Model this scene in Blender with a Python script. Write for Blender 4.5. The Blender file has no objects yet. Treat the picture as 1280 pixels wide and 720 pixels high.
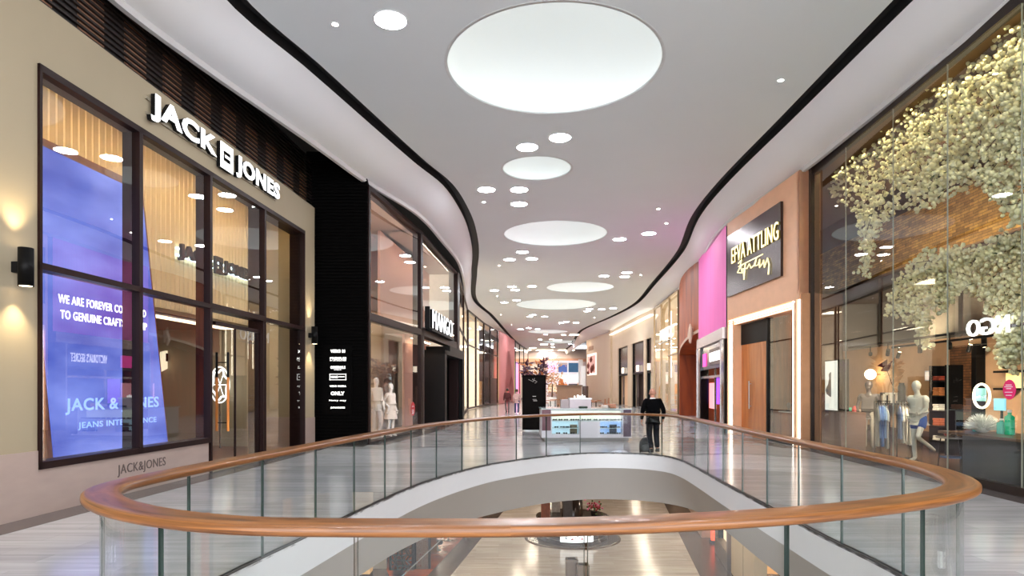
import bpy, bmesh, math, random
from mathutils import Vector, Matrix
random.seed(7)
SC = bpy.context.scene
COL = SC.collection
PI = math.pi
# ---------------------------------------------------------------- camera model (image taken as 1280 x 720)
FPX, CX, HY, EYE = 785.0, 640.0, 485.0, 1.75
def gx(px, Y): return (px - CX) / FPX * Y
def gz(py, Y): return EYE + (HY - py) / FPX * Y
# ---------------------------------------------------------------- materials
def lin(c):
    c = c / 255.0
    return c / 12.92 if c <= 0.04045 else ((c + 0.055) / 1.055) ** 2.4
def rgb(r, g, b): return (lin(r), lin(g), lin(b), 1.0)
MATS = {}
def mat(name, col=(128, 128, 128), rough=0.5, metal=0.0, spec=0.5, emit=None, estr=0.0, var=0.12, scale=6.0, stretch=(1, 1, 1), bump=0.0, coat=0.0):
    if name in MATS: return MATS[name]
    m = bpy.data.materials.new(name); m.use_nodes = True
    nt = m.node_tree; b = nt.nodes['Principled BSDF']
    c = rgb(*col)
    b.inputs['Roughness'].default_value = rough
    b.inputs['Metallic'].default_value = metal
    b.inputs['Specular IOR Level'].default_value = spec
    b.inputs['Coat Weight'].default_value = coat
    geo = nt.nodes.new('ShaderNodeNewGeometry')
    mp = nt.nodes.new('ShaderNodeMapping'); mp.inputs['Scale'].default_value = stretch
    nt.links.new(geo.outputs['Position'], mp.inputs['Vector'])
    nz = nt.nodes.new('ShaderNodeTexNoise'); nz.inputs['Scale'].default_value = scale; nz.inputs['Detail'].default_value = 4
    nt.links.new(mp.outputs[0], nz.inputs['Vector'])
    mx = nt.nodes.new('ShaderNodeMix'); mx.data_type = 'RGBA'
    mx.inputs[6].default_value = tuple(x * (1 - var) for x in c[:3]) + (1,)
    mx.inputs[7].default_value = tuple(min(1, x * (1 + var)) for x in c[:3]) + (1,)
    nt.links.new(nz.outputs['Fac'], mx.inputs[0])
    nt.links.new(mx.outputs[2], b.inputs['Base Color'])
    if bump:
        bp = nt.nodes.new('ShaderNodeBump'); bp.inputs['Strength'].default_value = bump; bp.inputs['Distance'].default_value = 0.02
        nt.links.new(nz.outputs['Fac'], bp.inputs['Height']); nt.links.new(bp.outputs[0], b.inputs['Normal'])
    if emit is not None:
        b.inputs['Emission Color'].default_value = rgb(*emit); b.inputs['Emission Strength'].default_value = estr
    MATS[name] = m
    return m
def glass(name, tint=(240, 245, 243), f0=0.08, rough=0.0, gcol=(255, 255, 255), fmax=1.0):
    if name in MATS: return MATS[name]
    m = bpy.data.materials.new(name); m.use_nodes = True
    nt = m.node_tree; nt.nodes.clear()
    o = nt.nodes.new('ShaderNodeOutputMaterial'); mx = nt.nodes.new('ShaderNodeMixShader')
    t = nt.nodes.new('ShaderNodeBsdfTransparent'); t.inputs[0].default_value = rgb(*tint)
    g = nt.nodes.new('ShaderNodeBsdfGlossy'); g.inputs['Roughness'].default_value = rough; g.inputs[0].default_value = rgb(*gcol)
    lw = nt.nodes.new('ShaderNodeLayerWeight'); lw.inputs[0].default_value = 0.5
    p = nt.nodes.new('ShaderNodeMath'); p.operation = 'POWER'; p.inputs[1].default_value = 5.0
    ma = nt.nodes.new('ShaderNodeMath'); ma.operation = 'MULTIPLY_ADD'; ma.inputs[1].default_value = fmax - f0; ma.inputs[2].default_value = f0
    nt.links.new(lw.outputs['Facing'], p.inputs[0]); nt.links.new(p.outputs[0], ma.inputs[0])
    nt.links.new(ma.outputs[0], mx.inputs[0]); nt.links.new(t.outputs[0], mx.inputs[1]); nt.links.new(g.outputs[0], mx.inputs[2])
    nt.links.new(mx.outputs[0], o.inputs[0])
    MATS[name] = m
    return m
def floor_mat(name, c1, c2, rough, bw=1.6, bh=0.3, joint=0.9):
    m = bpy.data.materials.new(name); m.use_nodes = True
    nt = m.node_tree; b = nt.nodes['Principled BSDF']; N = nt.nodes.new; L = nt.links.new
    geo = N('ShaderNodeNewGeometry')
    br = N('ShaderNodeTexBrick'); br.offset = 0.37
    br.inputs['Color1'].default_value = rgb(*c1); br.inputs['Color2'].default_value = rgb(*c2)
    br.inputs['Mortar'].default_value = tuple(x * joint for x in rgb(*c2)[:3]) + (1,)
    br.inputs['Scale'].default_value = 1; br.inputs['Mortar Size'].default_value = 0.004
    br.inputs['Brick Width'].default_value = bw; br.inputs['Row Height'].default_value = bh
    L(geo.outputs['Position'], br.inputs['Vector'])
    mp = N('ShaderNodeMapping'); mp.inputs['Scale'].default_value = (0.5, 7, 1); L(geo.outputs['Position'], mp.inputs['Vector'])
    nz = N('ShaderNodeTexNoise'); nz.inputs['Scale'].default_value = 1.3; nz.inputs['Detail'].default_value = 6; nz.inputs['Distortion'].default_value = 0.6
    L(mp.outputs[0], nz.inputs['Vector'])
    rp = N('ShaderNodeValToRGB'); rp.color_ramp.elements[0].position = 0.3; rp.color_ramp.elements[0].color = (.68, .68, .69, 1)
    rp.color_ramp.elements[1].position = 0.62; rp.color_ramp.elements[1].color = (1, 1, 1, 1); L(nz.outputs['Fac'], rp.inputs[0])
    mx = N('ShaderNodeMix'); mx.data_type = 'RGBA'; mx.blend_type = 'MULTIPLY'; mx.inputs[0].default_value = 0.75
    L(br.outputs['Color'], mx.inputs[6]); L(rp.outputs[0], mx.inputs[7]); L(mx.outputs[2], b.inputs['Base Color'])
    b.inputs['Roughness'].default_value = rough
    MATS[name] = m
    return m
def wood_mat(name, c1, c2, rough=0.3, uv=False, stretch=(1, 1, 1), scale=4.0, coat=0.0):
    if name in MATS: return MATS[name]
    m = bpy.data.materials.new(name); m.use_nodes = True
    nt = m.node_tree; b = nt.nodes['Principled BSDF']; N = nt.nodes.new; L = nt.links.new
    if uv: src = N('ShaderNodeUVMap').outputs[0]
    else: src = N('ShaderNodeNewGeometry').outputs['Position']
    mp = N('ShaderNodeMapping'); mp.inputs['Scale'].default_value = stretch; L(src, mp.inputs['Vector'])
    nz = N('ShaderNodeTexNoise'); nz.inputs['Scale'].default_value = scale; nz.inputs['Detail'].default_value = 7; nz.inputs['Distortion'].default_value = 1.2
    L(mp.outputs[0], nz.inputs['Vector'])
    rp = N('ShaderNodeValToRGB'); rp.color_ramp.elements[0].position = 0.32; rp.color_ramp.elements[0].color = rgb(*c1)
    rp.color_ramp.elements[1].position = 0.68; rp.color_ramp.elements[1].color = rgb(*c2); L(nz.outputs['Fac'], rp.inputs[0])
    L(rp.outputs[0], b.inputs['Base Color']); b.inputs['Roughness'].default_value = rough; b.inputs['Coat Weight'].default_value = coat
    MATS[name] = m
    return m
def brick_mat(name, c1, c2, mortar, bw, bh, plane):
    m = bpy.data.materials.new(name); m.use_nodes = True
    nt = m.node_tree; b = nt.nodes['Principled BSDF']; N = nt.nodes.new; L = nt.links.new
    geo = N('ShaderNodeNewGeometry'); sp = N('ShaderNodeSeparateXYZ'); cb = N('ShaderNodeCombineXYZ')
    L(geo.outputs['Position'], sp.inputs[0]); L(sp.outputs[plane], cb.inputs[0]); L(sp.outputs[2], cb.inputs[1])
    br = N('ShaderNodeTexBrick'); br.offset = 0.43
    br.inputs['Color1'].default_value = rgb(*c1); br.inputs['Color2'].default_value = rgb(*c2); br.inputs['Mortar'].default_value = rgb(*mortar)
    br.inputs['Scale'].default_value = 1; br.inputs['Mortar Size'].default_value = 0.006
    br.inputs['Brick Width'].default_value = bw; br.inputs['Row Height'].default_value = bh
    L(cb.outputs[0], br.inputs['Vector'])
    nz = N('ShaderNodeTexNoise'); nz.inputs['Scale'].default_value = 5; L(geo.outputs['Position'], nz.inputs['Vector'])
    mx = N('ShaderNodeMix'); mx.data_type = 'RGBA'; mx.blend_type = 'OVERLAY'; mx.inputs[0].default_value = 0.7
    L(br.outputs['Color'], mx.inputs[6]); L(nz.outputs['Fac'], mx.inputs[7]); L(mx.outputs[2], b.inputs['Base Color'])
    b.inputs['Roughness'].default_value = 0.7
    MATS[name] = m
    return m
# ---------------------------------------------------------------- plan frames: u along a wall, o out of it (towards the walkway), z up
class Frame:
    def __init__(s, ax, ay, bx, by):
        s.a = Vector((ax, ay, 0)); d = Vector((bx - ax, by - ay, 0)); s.len = d.length; s.d = d.normalized()
        s.n = Vector((s.d.y, -s.d.x, 0))
    def p(s, u, o, z): return s.a + s.d * u + s.n * o + Vector((0, 0, z))
    def u(s, px, o=0.0):
        k = (px - CX) / FPX; b = s.a + s.n * o
        return (k * b.y - b.x) / (s.d.x - k * s.d.y)
    def z(s, px, py, o=0.0):
        return gz(py, s.p(s.u(px, o), o, 0).y)
    def pp(s, px, py, o=0.0):
        return s.p(s.u(px, o), o, s.z(px, py, o))
WORLD = Frame(0, 0, 1, 0)     # u = x, o = -y
# ---------------------------------------------------------------- mesh builder (world coordinates; one build = one object)
WL = {}
class MB:
    def __init__(s): s.v = []; s.f = []; s.m = []; s.s = []; s.uv = []
    def add(s, vs, fs, mi=0, sm=False, uvs=None):
        b = len(s.v); s.v += [tuple(v) for v in vs]
        for i, f in enumerate(fs):
            s.f.append(tuple(b + k for k in f)); s.m.append(mi); s.s.append(sm); s.uv.append(uvs[i] if uvs else None)
        return s
    def box(s, fr, u0, u1, o0, o1, z0, z1, mi=0):
        vs = [fr.p(u, o, z) for z in (z0, z1) for o in (o0, o1) for u in (u0, u1)]
        return s.add(vs, [(0, 2, 3, 1), (4, 5, 7, 6), (0, 1, 5, 4), (2, 6, 7, 3), (0, 4, 6, 2), (1, 3, 7, 5)], mi)
    def bx(s, x0, x1, y0, y1, z0, z1, mi=0): return s.box(WORLD, x0, x1, -y1, -y0, z0, z1, mi)
    def obb(s, c, sx, sy, sz, rot=0.0, mi=0):     # centre of base
        ca, sa = math.cos(rot), math.sin(rot)
        vs = [(c[0] + ca * x * sx / 2 - sa * y * sy / 2, c[1] + sa * x * sx / 2 + ca * y * sy / 2, c[2] + z * sz) for z in (0, 1) for y in (-1, 1) for x in (-1, 1)]
        return s.add(vs, [(0, 2, 3, 1), (4, 5, 7, 6), (0, 1, 5, 4), (2, 6, 7, 3), (0, 4, 6, 2), (1, 3, 7, 5)], mi)
    def tube(s, pts, r, n=8, mi=0, closed=False, cap=True):
        pts = [Vector(p) for p in pts]; rs = r if isinstance(r, (list, tuple)) else [r] * len(pts)
        k = len(pts); rings = []; up = None
        for i, p in enumerate(pts):
            a = pts[(i - 1) % k] if (closed or i > 0) else p; b = pts[(i + 1) % k] if (closed or i < k - 1) else p
            t = (b - a).normalized()
            if up is None:
                up = Vector((0, 0, 1)) if abs(t.z) < 0.9 else Vector((1, 0, 0))
            e = t.cross(up).normalized(); w = e.cross(t).normalized(); up = w
            rings.append([p + (e * math.cos(2 * PI * j / n) + w * math.sin(2 * PI * j / n)) * rs[i] for j in range(n)])
        vs = [v for g in rings for v in g]; fs = []
        for i in range(k if closed else k - 1):
            for j in range(n):
                a, b2 = i * n, ((i + 1) % k) * n
                fs.append((a + j, a + (j + 1) % n, b2 + (j + 1) % n, b2 + j))
        s.add(vs, fs, mi, True)
        if cap and not closed: s.add(vs[:n], [tuple(range(n))[::-1]], mi); s.add(vs[-n:], [tuple(range(n))], mi)
        return s
    def lathe(s, c, prof, n=24, mi=0, sx=1.0, sy=1.0, cap=True, sm=True):
        vs = []; fs = []
        for r, z in prof:
            for j in range(n):
                a = 2 * PI * j / n; vs.append((c[0] + r * sx * math.cos(a), c[1] + r * sy * math.sin(a), c[2] + z))
        for i in range(len(prof) - 1):
            for j in range(n): fs.append((i * n + j, i * n + (j + 1) % n, (i + 1) * n + (j + 1) % n, (i + 1) * n + j))
        s.add(vs, fs, mi, sm)
        if cap: s.add(vs[:n], [tuple(range(n))[::-1]], mi); s.add(vs[-n:], [tuple(range(n))], mi)
        return s
    def ball(s, c, r, n=10, mi=0, sc=(1, 1, 1)):
        h = max(3, n // 2); vs = [(c[0], c[1], c[2] - r * sc[2])]; fs = []
        for i in range(1, h):
            t = -PI / 2 + PI * i / h
            for j in range(n): vs.append((c[0] + r * sc[0] * math.cos(t) * math.cos(2 * PI * j / n), c[1] + r * sc[1] * math.cos(t) * math.sin(2 * PI * j / n), c[2] + r * sc[2] * math.sin(t)))
        vs.append((c[0], c[1], c[2] + r * sc[2])); e = len(vs) - 1
        for j in range(n):
            fs.append((0, 1 + (j + 1) % n, 1 + j)); fs.append((e, e - n + j, e - n + (j + 1) % n))
            for i in range(h - 2):
                a = 1 + i * n; fs.append((a + j, a + (j + 1) % n, a + n + (j + 1) % n, a + n + j))
        return s.add(vs, fs, mi, True)
    def prism(s, pts, off, mi=0):                 # pts: planar loop of points, off: extrusion vector
        k = len(pts); a = [Vector(p) for p in pts]; b = [p + Vector(off) for p in a]
        s.add(a + b, [tuple(range(k))[::-1], tuple(range(k, 2 * k))] + [(i, (i + 1) % k, k + (i + 1) % k, k + i) for i in range(k)], mi)
        return s
    def grid(s, rows, mi=0, sm=True, close=False, uvs=None):
        n = len(rows[0]); vs = [p for r in rows for p in r]; fs = []
        for i in range(len(rows) - 1):
            for j in range(n if close else n - 1): fs.append((i * n + j, i * n + (j + 1) % n, (i + 1) * n + (j + 1) % n, (i + 1) * n + j))
        return s.add(vs, fs, mi, sm, uvs)
    def build(s, name, mats, parent=None, fix=True, bevel=0.0, origin=None):
        mats = mats if isinstance(mats, (list, tuple)) else [mats]
        if parent is not None: og = WL[parent.name]
        elif origin is not None: og = Vector(origin)
        else:
            xs = [v[0] for v in s.v]; ys = [v[1] for v in s.v]
            og = Vector(((min(xs) + max(xs)) / 2, (min(ys) + max(ys)) / 2, min(v[2] for v in s.v)))
        me = bpy.data.meshes.new(name)
        me.from_pydata([(v[0] - og.x, v[1] - og.y, v[2] - og.z) for v in s.v], [], s.f)
        for m in mats: me.materials.append(m)
        me.polygons.foreach_set('material_index', s.m); me.polygons.foreach_set('use_smooth', s.s)
        if any(u is not None for u in s.uv):
            l = me.uv_layers.new(name='UVMap')
            for p, u in zip(me.polygons, s.uv):
                if u:
                    for li, c in zip(p.loop_indices, u): l.data[li].uv = c
        if fix:
            bm = bmesh.new(); bm.from_mesh(me); bmesh.ops.recalc_face_normals(bm, faces=bm.faces); bm.to_mesh(me); bm.free()
        me.update()
        o = bpy.data.objects.new(name, me); COL.objects.link(o)
        if parent is not None: o.parent = parent
        else: o.location = og
        WL[o.name] = og
        if bevel:
            md = o.modifiers.new('bevel', 'BEVEL'); md.width = bevel; md.segments = 2; md.limit_method = 'ANGLE'
        return o
def tag(o, label=None, cat=None, group=None, kind=None):
    if label: o['label'] = label
    if cat: o['category'] = cat
    if group: o['group'] = group
    if kind: o['kind'] = kind
    return o
def empty(name, loc, label=None, cat=None, group=None, kind=None):
    o = bpy.data.objects.new(name, None); COL.objects.link(o); o.location = loc; WL[o.name] = Vector(loc)
    return tag(o, label, cat, group, kind)
def dup(root, loc, rz=0.0, label=None):
    def cp(o, par):
        c = o.copy(); COL.objects.link(c)
        if par is not None: c.parent = par
        for ch in [x for x in kids.get(o.name, [])]: cp(ch, c)
        return c
    kids = {}
    for x in COL.objects:
        if x.parent: kids.setdefault(x.parent.name, []).append(x)
    r = cp(root, None); r.location = loc; r.rotation_euler = (0, 0, rz); WL[r.name] = Vector(loc)
    if label: r['label'] = label
    return r
def structure(o): o['kind'] = 'structure'; return o
# ---------------------------------------------------------------- lettering
def letters(s, bold=0.0):
    cu = bpy.data.curves.new('lettering', 'FONT'); cu.body = s; cu.size = 1; cu.offset = bold; cu.resolution_u = 3
    cu.fill_mode = 'FRONT'; cu.space_character = 1.08
    o = bpy.data.objects.new('lettering', cu); COL.objects.link(o)
    dg = bpy.context.evaluated_depsgraph_get(); me = bpy.data.meshes.new_from_object(o.evaluated_get(dg))
    bpy.data.objects.remove(o); bpy.data.curves.remove(cu)
    return me
def text(mb, s, fr, u0, u1, z0, z1, o, depth=0.02, mi=0, bold=0.0, mirror=False, slant=0.0):
    """lettering s filling u0..u1, z0..z1 on a frame at offset o, standing depth proud"""
    me = letters(s, bold)
    if not me.vertices: return mb
    xs = [v.co.x for v in me.vertices]; ys = [v.co.y for v in me.vertices]
    x0, x1, y0, y1 = min(xs), max(xs), min(ys), max(ys)
    def P(c, oo):
        a = (c.x - x0) / (x1 - x0 or 1); b = (c.y - y0) / (y1 - y0 or 1)
        if mirror: a = 1 - a
        return fr.p(u0 + (u1 - u0) * a + slant * b, oo, z0 + (z1 - z0) * b)
    front = [P(v.co, o + depth) for v in me.vertices]; fs = [tuple(p.vertices) for p in me.polygons]
    mb.add(front, fs, mi)
    cnt = {}
    for f in fs:
        for i in range(len(f)):
            e = (f[i], f[(i + 1) % len(f)]); k = (min(e), max(e)); cnt.setdefault(k, []).append(e)
    back = [P(v.co, o) for v in me.vertices]; b = len(mb.v)
    mb.v += [tuple(v) for v in front + back]; n = len(front)
    for k, es in cnt.items():
        if len(es) == 1:
            i, j = es[0]; mb.f.append((b + i, b + n + i, b + n + j, b + j)); mb.m.append(mi); mb.s.append(False); mb.uv.append(None)
    bpy.data.meshes.remove(me)
    return mb
# ---------------------------------------------------------------- skin-grown figures
def skin(nodes, edges, root, sub=2):
    names = list(nodes); me = bpy.data.meshes.new('grow')
    me.from_pydata([nodes[k][0] for k in names], [(names.index(a), names.index(b)) for a, b in edges], [])
    o = bpy.data.objects.new('grow', me); COL.objects.link(o)
    md = o.modifiers.new('skin', 'SKIN'); md.use_smooth_shade = True
    for i, k in enumerate(names):
        r = nodes[k][1]; sv = me.skin_vertices[0].data[i]
        sv.radius = r if isinstance(r, tuple) else (r, r); sv.use_root = (k == root)
    sb = o.modifiers.new('sub', 'SUBSURF'); sb.levels = sub; sb.render_levels = sub
    dg = bpy.context.evaluated_depsgraph_get(); m2 = bpy.data.meshes.new_from_object(o.evaluated_get(dg))
    vs = [v.co.copy() for v in m2.vertices]; fs = [tuple(p.vertices) for p in m2.polygons]
    bpy.data.objects.remove(o); bpy.data.meshes.remove(me); bpy.data.meshes.remove(m2)
    return vs, fs
def smooth_closed(pts, n):
    k = len(pts); out = []
    for i in range(k):
        p0, p1, p2, p3 = (Vector(pts[(i + q) % k]) for q in (-1, 0, 1, 2))
        for j in range(8):
            t = j / 8
            out.append(0.5 * ((2 * p1) + (-p0 + p2) * t + (2 * p0 - 5 * p1 + 4 * p2 - p3) * t * t + (-p0 + 3 * p1 - 3 * p2 + p3) * t ** 3))
    for _ in range(6):
        out = [(out[i - 1] + out[i] * 2 + out[(i + 1) % len(out)]) / 4 for i in range(len(out))]
    L = [0]
    for i in range(len(out)): L.append(L[-1] + (out[(i + 1) % len(out)] - out[i]).length)
    res = []; j = 0
    for q in range(n):
        d = L[-1] * q / n
        while L[j + 1] < d: j += 1
        t = (d - L[j]) / (L[j + 1] - L[j]); res.append(out[j].lerp(out[(j + 1) % len(out)], t))
    return res, L[-1]
def curve_y(pts, y):
    """smooth X(Y) through pts sorted by Y"""
    n = len(pts)
    if y <= pts[0][1]: return pts[0][0]
    if y >= pts[-1][1]: return pts[-1][0]
    for i in range(n - 1):
        if pts[i][1] <= y <= pts[i + 1][1]: break
    x1, y1 = pts[i]; x2, y2 = pts[i + 1]; h = y2 - y1
    def slope(k):
        a = pts[max(0, k - 1)]; b = pts[min(n - 1, k + 1)]
        return (b[0] - a[0]) / (b[1] - a[1])
    t = (y - y1) / h; m1, m2 = slope(i) * h, slope(i + 1) * h
    return (2 * t ** 3 - 3 * t * t + 1) * x1 + (t ** 3 - 2 * t * t + t) * m1 + (-2 * t ** 3 + 3 * t * t) * x2 + (t ** 3 - t * t) * m2
# ================================================================ camera, world, view
cam = bpy.data.cameras.new('camera'); camo = bpy.data.objects.new('camera', cam); COL.objects.link(camo)
camo.location = (0, 0, EYE); camo.rotation_euler = (PI / 2, 0, 0)
cam.sensor_width = 36; cam.lens = FPX / 1280 * 36; cam.shift_y = (HY - 360) / 1280; cam.clip_end = 400; cam.clip_start = 0.05
SC.camera = camo
w = bpy.data.worlds.new('world'); SC.world = w; w.use_nodes = True
w.node_tree.nodes['Background'].inputs[0].default_value = (0.93, 0.95, 1.0, 1); w.node_tree.nodes['Background'].inputs[1].default_value = 3.6
SC.view_settings.view_transform = 'Standard'; SC.view_settings.look = 'None'; SC.view_settings.gamma = 1
SC.view_settings.use_curve_mapping = False; SC.view_settings.exposure = 1.02
cy = SC.cycles; cy.use_denoising = True
try: cy.denoiser = 'OPENIMAGEDENOISE'
except Exception: pass
cy.max_bounces = 10; cy.diffuse_bounces = 4; cy.glossy_bounces = 5; cy.transparent_max_bounces = 24; cy.transmission_bounces = 6
cy.sample_clamp_indirect = 4.0; cy.caustics_reflective = False; cy.caustics_refractive = False
# ================================================================ shared materials
M_ceil = mat('ceiling_paint', (232, 238, 239), 0.6, var=0.02, scale=0.7)
M_fascia = mat('white_fascia_paint', (242, 242, 243), 0.45, var=0.015, scale=0.8)
M_slot = mat('black_slot', (26, 26, 27), 0.6, var=0.1)
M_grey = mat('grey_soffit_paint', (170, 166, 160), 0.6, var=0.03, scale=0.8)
M_dark = mat('dark_void_paint', (20, 16, 15), 0.7)
M_floor = floor_mat('pale_plank_stone', (194, 193, 195), (176, 175, 178), 0.15)
M_low = floor_mat('warm_plank_stone', (206, 198, 190), (190, 180, 171), 0.2)
M_border = mat('dark_border_stone', (84, 78, 78), 0.22, var=0.15, scale=2, stretch=(1, 5, 1))
M_plaster = mat('beige_plaster', (164, 150, 124), 0.7, var=0.05, scale=1.2, stretch=(1, 1, .4))
M_stone = mat('travertine', (172, 152, 142), 0.35, var=0.12, scale=2.0, stretch=(1, 1, 3))
M_bronze = mat('dark_bronze_metal', (34, 16, 14), 0.45, 0.1, spec=.2, var=0.1)
M_black = mat('black_metal', (14, 13, 13), 0.5, 0.0, spec=.15)
M_steel = mat('brushed_steel', (170, 172, 172), 0.28, 0.9, var=0.08, scale=20)
M_white = mat('white_lacquer', (236, 236, 236), 0.35, var=0.03)
M_rail = wood_mat('oak_handrail', (88, 50, 20), (150, 95, 46), 0.36, uv=True, stretch=(0.7, 22, 1), scale=1.8, coat=0.12)
M_glass = glass('balustrade_glass', (251, 253, 252), 0.022, fmax=0.6)
M_gedge = mat('green_glass_edge', (48, 66, 60), 0.15, var=0.1)
M_shop = glass('shop_glass', (242, 245, 245), 0.13)
M_farglass = glass('far_shop_glass', (244, 246, 245), 0.05, fmax=0.3)
M_litwhite = mat('lit_white_letter', (250, 250, 250), 0.5, emit=(255, 252, 245), estr=1.2)
M_warm = mat('warm_led', (255, 240, 215), 0.5, emit=(255, 226, 180), estr=5)
M_wood = wood_mat('golden_wood', (112, 62, 28), (176, 108, 56), 0.4, stretch=(1, 1, .15), scale=3)
# ================================================================ plan curves
ZS, ZC = EYE + 6.3, EYE + 7.0
SOF_L = [(-6.9, -12), (-6.8, 0), (-6.62, 6), (-6.43, 10.2), (-5.98, 12.6), (-5.54, 14.4), (-5.04, 16.5), (-4.43, 19.3), (-3.38, 22.9), (-2.9, 27.5), (-2.63, 31.7), (-2.81, 38), (-3.75, 54), (-2.9, 66.8), (-1.47, 82), (1.2, 102), (3.2, 119)]
CEI_L = [(-5.3, -12), (-5.25, 0), (-5.1, 6), (-4.79, 11.3), (-4.16, 13.6), (-2.7, 19.3), (-2.05, 21.5), (-1.72, 24.3), (-1.59, 27.3), (-1.68, 32), (-2.1, 37.9), (-2.75, 50), (-1.8, 60.5), (0.1, 87), (1.6, 103), (3.6, 119)]
SOF_R = [(7.9, -12), (7.8, 0), (7.95, 6), (8.15, 10.2), (8.225, 12.1), (8.35, 15.7), (8.42, 18.2), (8.26, 24.75), (9.36, 31.4), (10.72, 41), (11.4, 50.5), (11.8, 59.4), (11.0, 69.7), (9.9, 83.8), (9.95, 100), (10.2, 119)]
CEI_R = [(6.9, -12), (6.86, 0), (6.86, 6), (6.88, 11.3), (6.94, 16), (7.0, 21.5), (7.33, 25.7), (8.43, 32.1), (9.3, 42), (10.05, 51.8), (9.66, 60.5), (8.3, 75), (8.5, 84), (9.4, 100), (9.6, 119)]
YS = [-12 + i for i in range(0, 18)] + [6 + 0.5 * i for i in range(0, 108)] + [60 + 1.5 * i for i in range(0, 40)]
# domes and downlights, given on the ceiling plane
H = 7.0
def on_ceiling(px, py):
    Y = FPX * H / (HY - py); return gx(px, Y), Y
DOMES = []
for x0, x1, y0, y1 in [(555, 829, 0, 143), (626, 716, 194, 226), (628, 760, 275, 308), (682, 768, 352, 366), (644, 746, 373.2, 387.4), (659, 710, 412, 417.2), (679, 728, 425, 429.6)]:
    D = FPX * H / 2 * (1 / (HY - y0) + 1 / (HY - y1)); r = (x1 - x0) / 2 / FPX * D * 0.985
    DOMES.append((gx((x0 + x1) / 2, D), D, r))
DOMES.append((1.2, 2.0, 2.4))
# ---------------------------------------------------------------- ceiling sheet with round openings
def sheet(outline, holes, z):
    bm = bmesh.new(); es = []
    for loop in [outline] + holes:
        vs = [bm.verts.new((p[0], p[1], z)) for p in loop]
        es += [bm.edges.new((vs[i], vs[(i + 1) % len(vs)])) for i in range(len(vs))]
    bmesh.ops.triangle_fill(bm, edges=es, use_beauty=True, use_dissolve=False)
    mb = MB(); bm.verts.index_update()
    mb.add([v.co.copy() for v in bm.verts], [tuple(v.index for v in f.verts) for f in bm.faces]); bm.free()
    return mb
def circle(x, y, r, n=72): return [(x + r * math.cos(2 * PI * i / n), y + r * math.sin(2 * PI * i / n)) for i in range(n)]
outl = [(curve_y(CEI_L, y), y) for y in YS] + [(curve_y(CEI_R, y), y) for y in reversed(YS)]
structure(sheet(outl, [circle(*d) for d in DOMES], ZC).build('ceiling', M_ceil, fix=False))
mb = MB(); mb.bx(-30, 34, -12, 125, ZC + 1.4, ZC + 1.6); structure(mb.build('ceiling', mat('light_block_grey', (60, 60, 60), .8)))  # unseen slab over everything, added to keep world light out from above
mb = MB(); mb.bx(-22.3, -22, -12, 125, -6, ZC + 1.4); structure(mb.build('wall_light_block_left', mat('light_block_grey')))  # unseen side wall, added to stop world light leaking into the shops
mb = MB(); mb.bx(26, 26.3, -12, 125, -6, ZC + 1.4); structure(mb.build('wall_light_block_right', mat('light_block_grey')))  # right-hand counterpart, likewise added to block world light
M_dome = mat('luminous_dome_membrane', (236, 240, 239), 0.5, emit=(228, 238, 236), estr=0.22, var=0.01)
M_domerim = mat('dome_rim', (222, 226, 226), 0.4)
dn = ['largest round luminous dome, nearest in the ceiling', 'small round dome just beyond the largest one, beside two downlights', 'wide round dome in the middle of the ceiling, third from the near end', 'pale round dome at the right, fourth from the near end', 'wide round dome before the narrowing ceiling, fifth from the near end', 'far thin dome, sixth from the near end', 'farthest bright dome above the end of the mall', 'round luminous dome overhead, behind the near railing']
for (x, y, r), lb in zip(DOMES, dn):
    e = empty('ceiling_dome', (x, y, ZC), lb, 'ceiling light', 'round luminous ceiling domes')
    h = 0.42 * r + 0.1
    mb = MB(); mb.lathe((x, y, ZC), [(r - .03, 0.0), (r - .03, 0.1)] + [((r - .03) * math.cos(a * PI / 2 / 10), 0.1 + h * math.sin(a * PI / 2 / 10)) for a in range(1, 10)] + [(0.02, 0.1 + h)], 72, cap=True)
    mb.f.pop(-2); mb.m.pop(-2); mb.s.pop(-2); mb.uv.pop(-2)
    mb.build('membrane', M_dome, e, fix=False)
    mb = MB(); mb.lathe((x, y, ZC), [(r + .02, -.004), (r - .05, -.004), (r - .05, .03), (r + .02, .03), (r + .02, -.004)], 72, cap=False)
    mb.build('rim', M_domerim, e)
# ---------------------------------------------------------------- downlights
BIG = [(488, 25), (659, 184), (700, 172), (608, 237), (649, 237), (649, 255), (774.4, 299), (811, 291.8), (653, 315), (637, 324.4), (664.7, 323.3), (755, 345), (783.5, 340.7), (780.7, 345.8), (640, 358.4), (665, 357.8), (643.8, 362.4), (618, 363), (645.8, 375.3), (630.4, 378), (666, 393.7), (662.3, 395.8), (681, 395.8), (736.7, 386.2), (734, 388.9), (752, 386.5), (766.4, 385), (701.4, 403.6), (707.8, 402.2), (720, 403.3), (650.8, 411.5), (661, 410), (672, 411.4), (682, 418), (704.5, 418.5), (675, 424.4), (689.4, 424), (690.5, 430.3), (712.8, 430), (691, 433.7), (679, 438.7), (687.8, 438.4), (714, 440.6)]
SPOT = [(419, 30), (976, 100), (604.7, 252.4), (833, 279), (823, 261), (624, 331.8), (801, 343.6), (621.5, 370), (626.4, 393.4), (743, 397), (639, 406)]
M_down = mat('downlight_diffuser', (255, 255, 255), 0.5, emit=(246, 248, 255), estr=62)
M_spot = mat('spot_lens', (255, 255, 255), 0.3, emit=(255, 246, 232), estr=110)
M_trimw = mat('downlight_trim', (232, 232, 232), 0.4)
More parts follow.
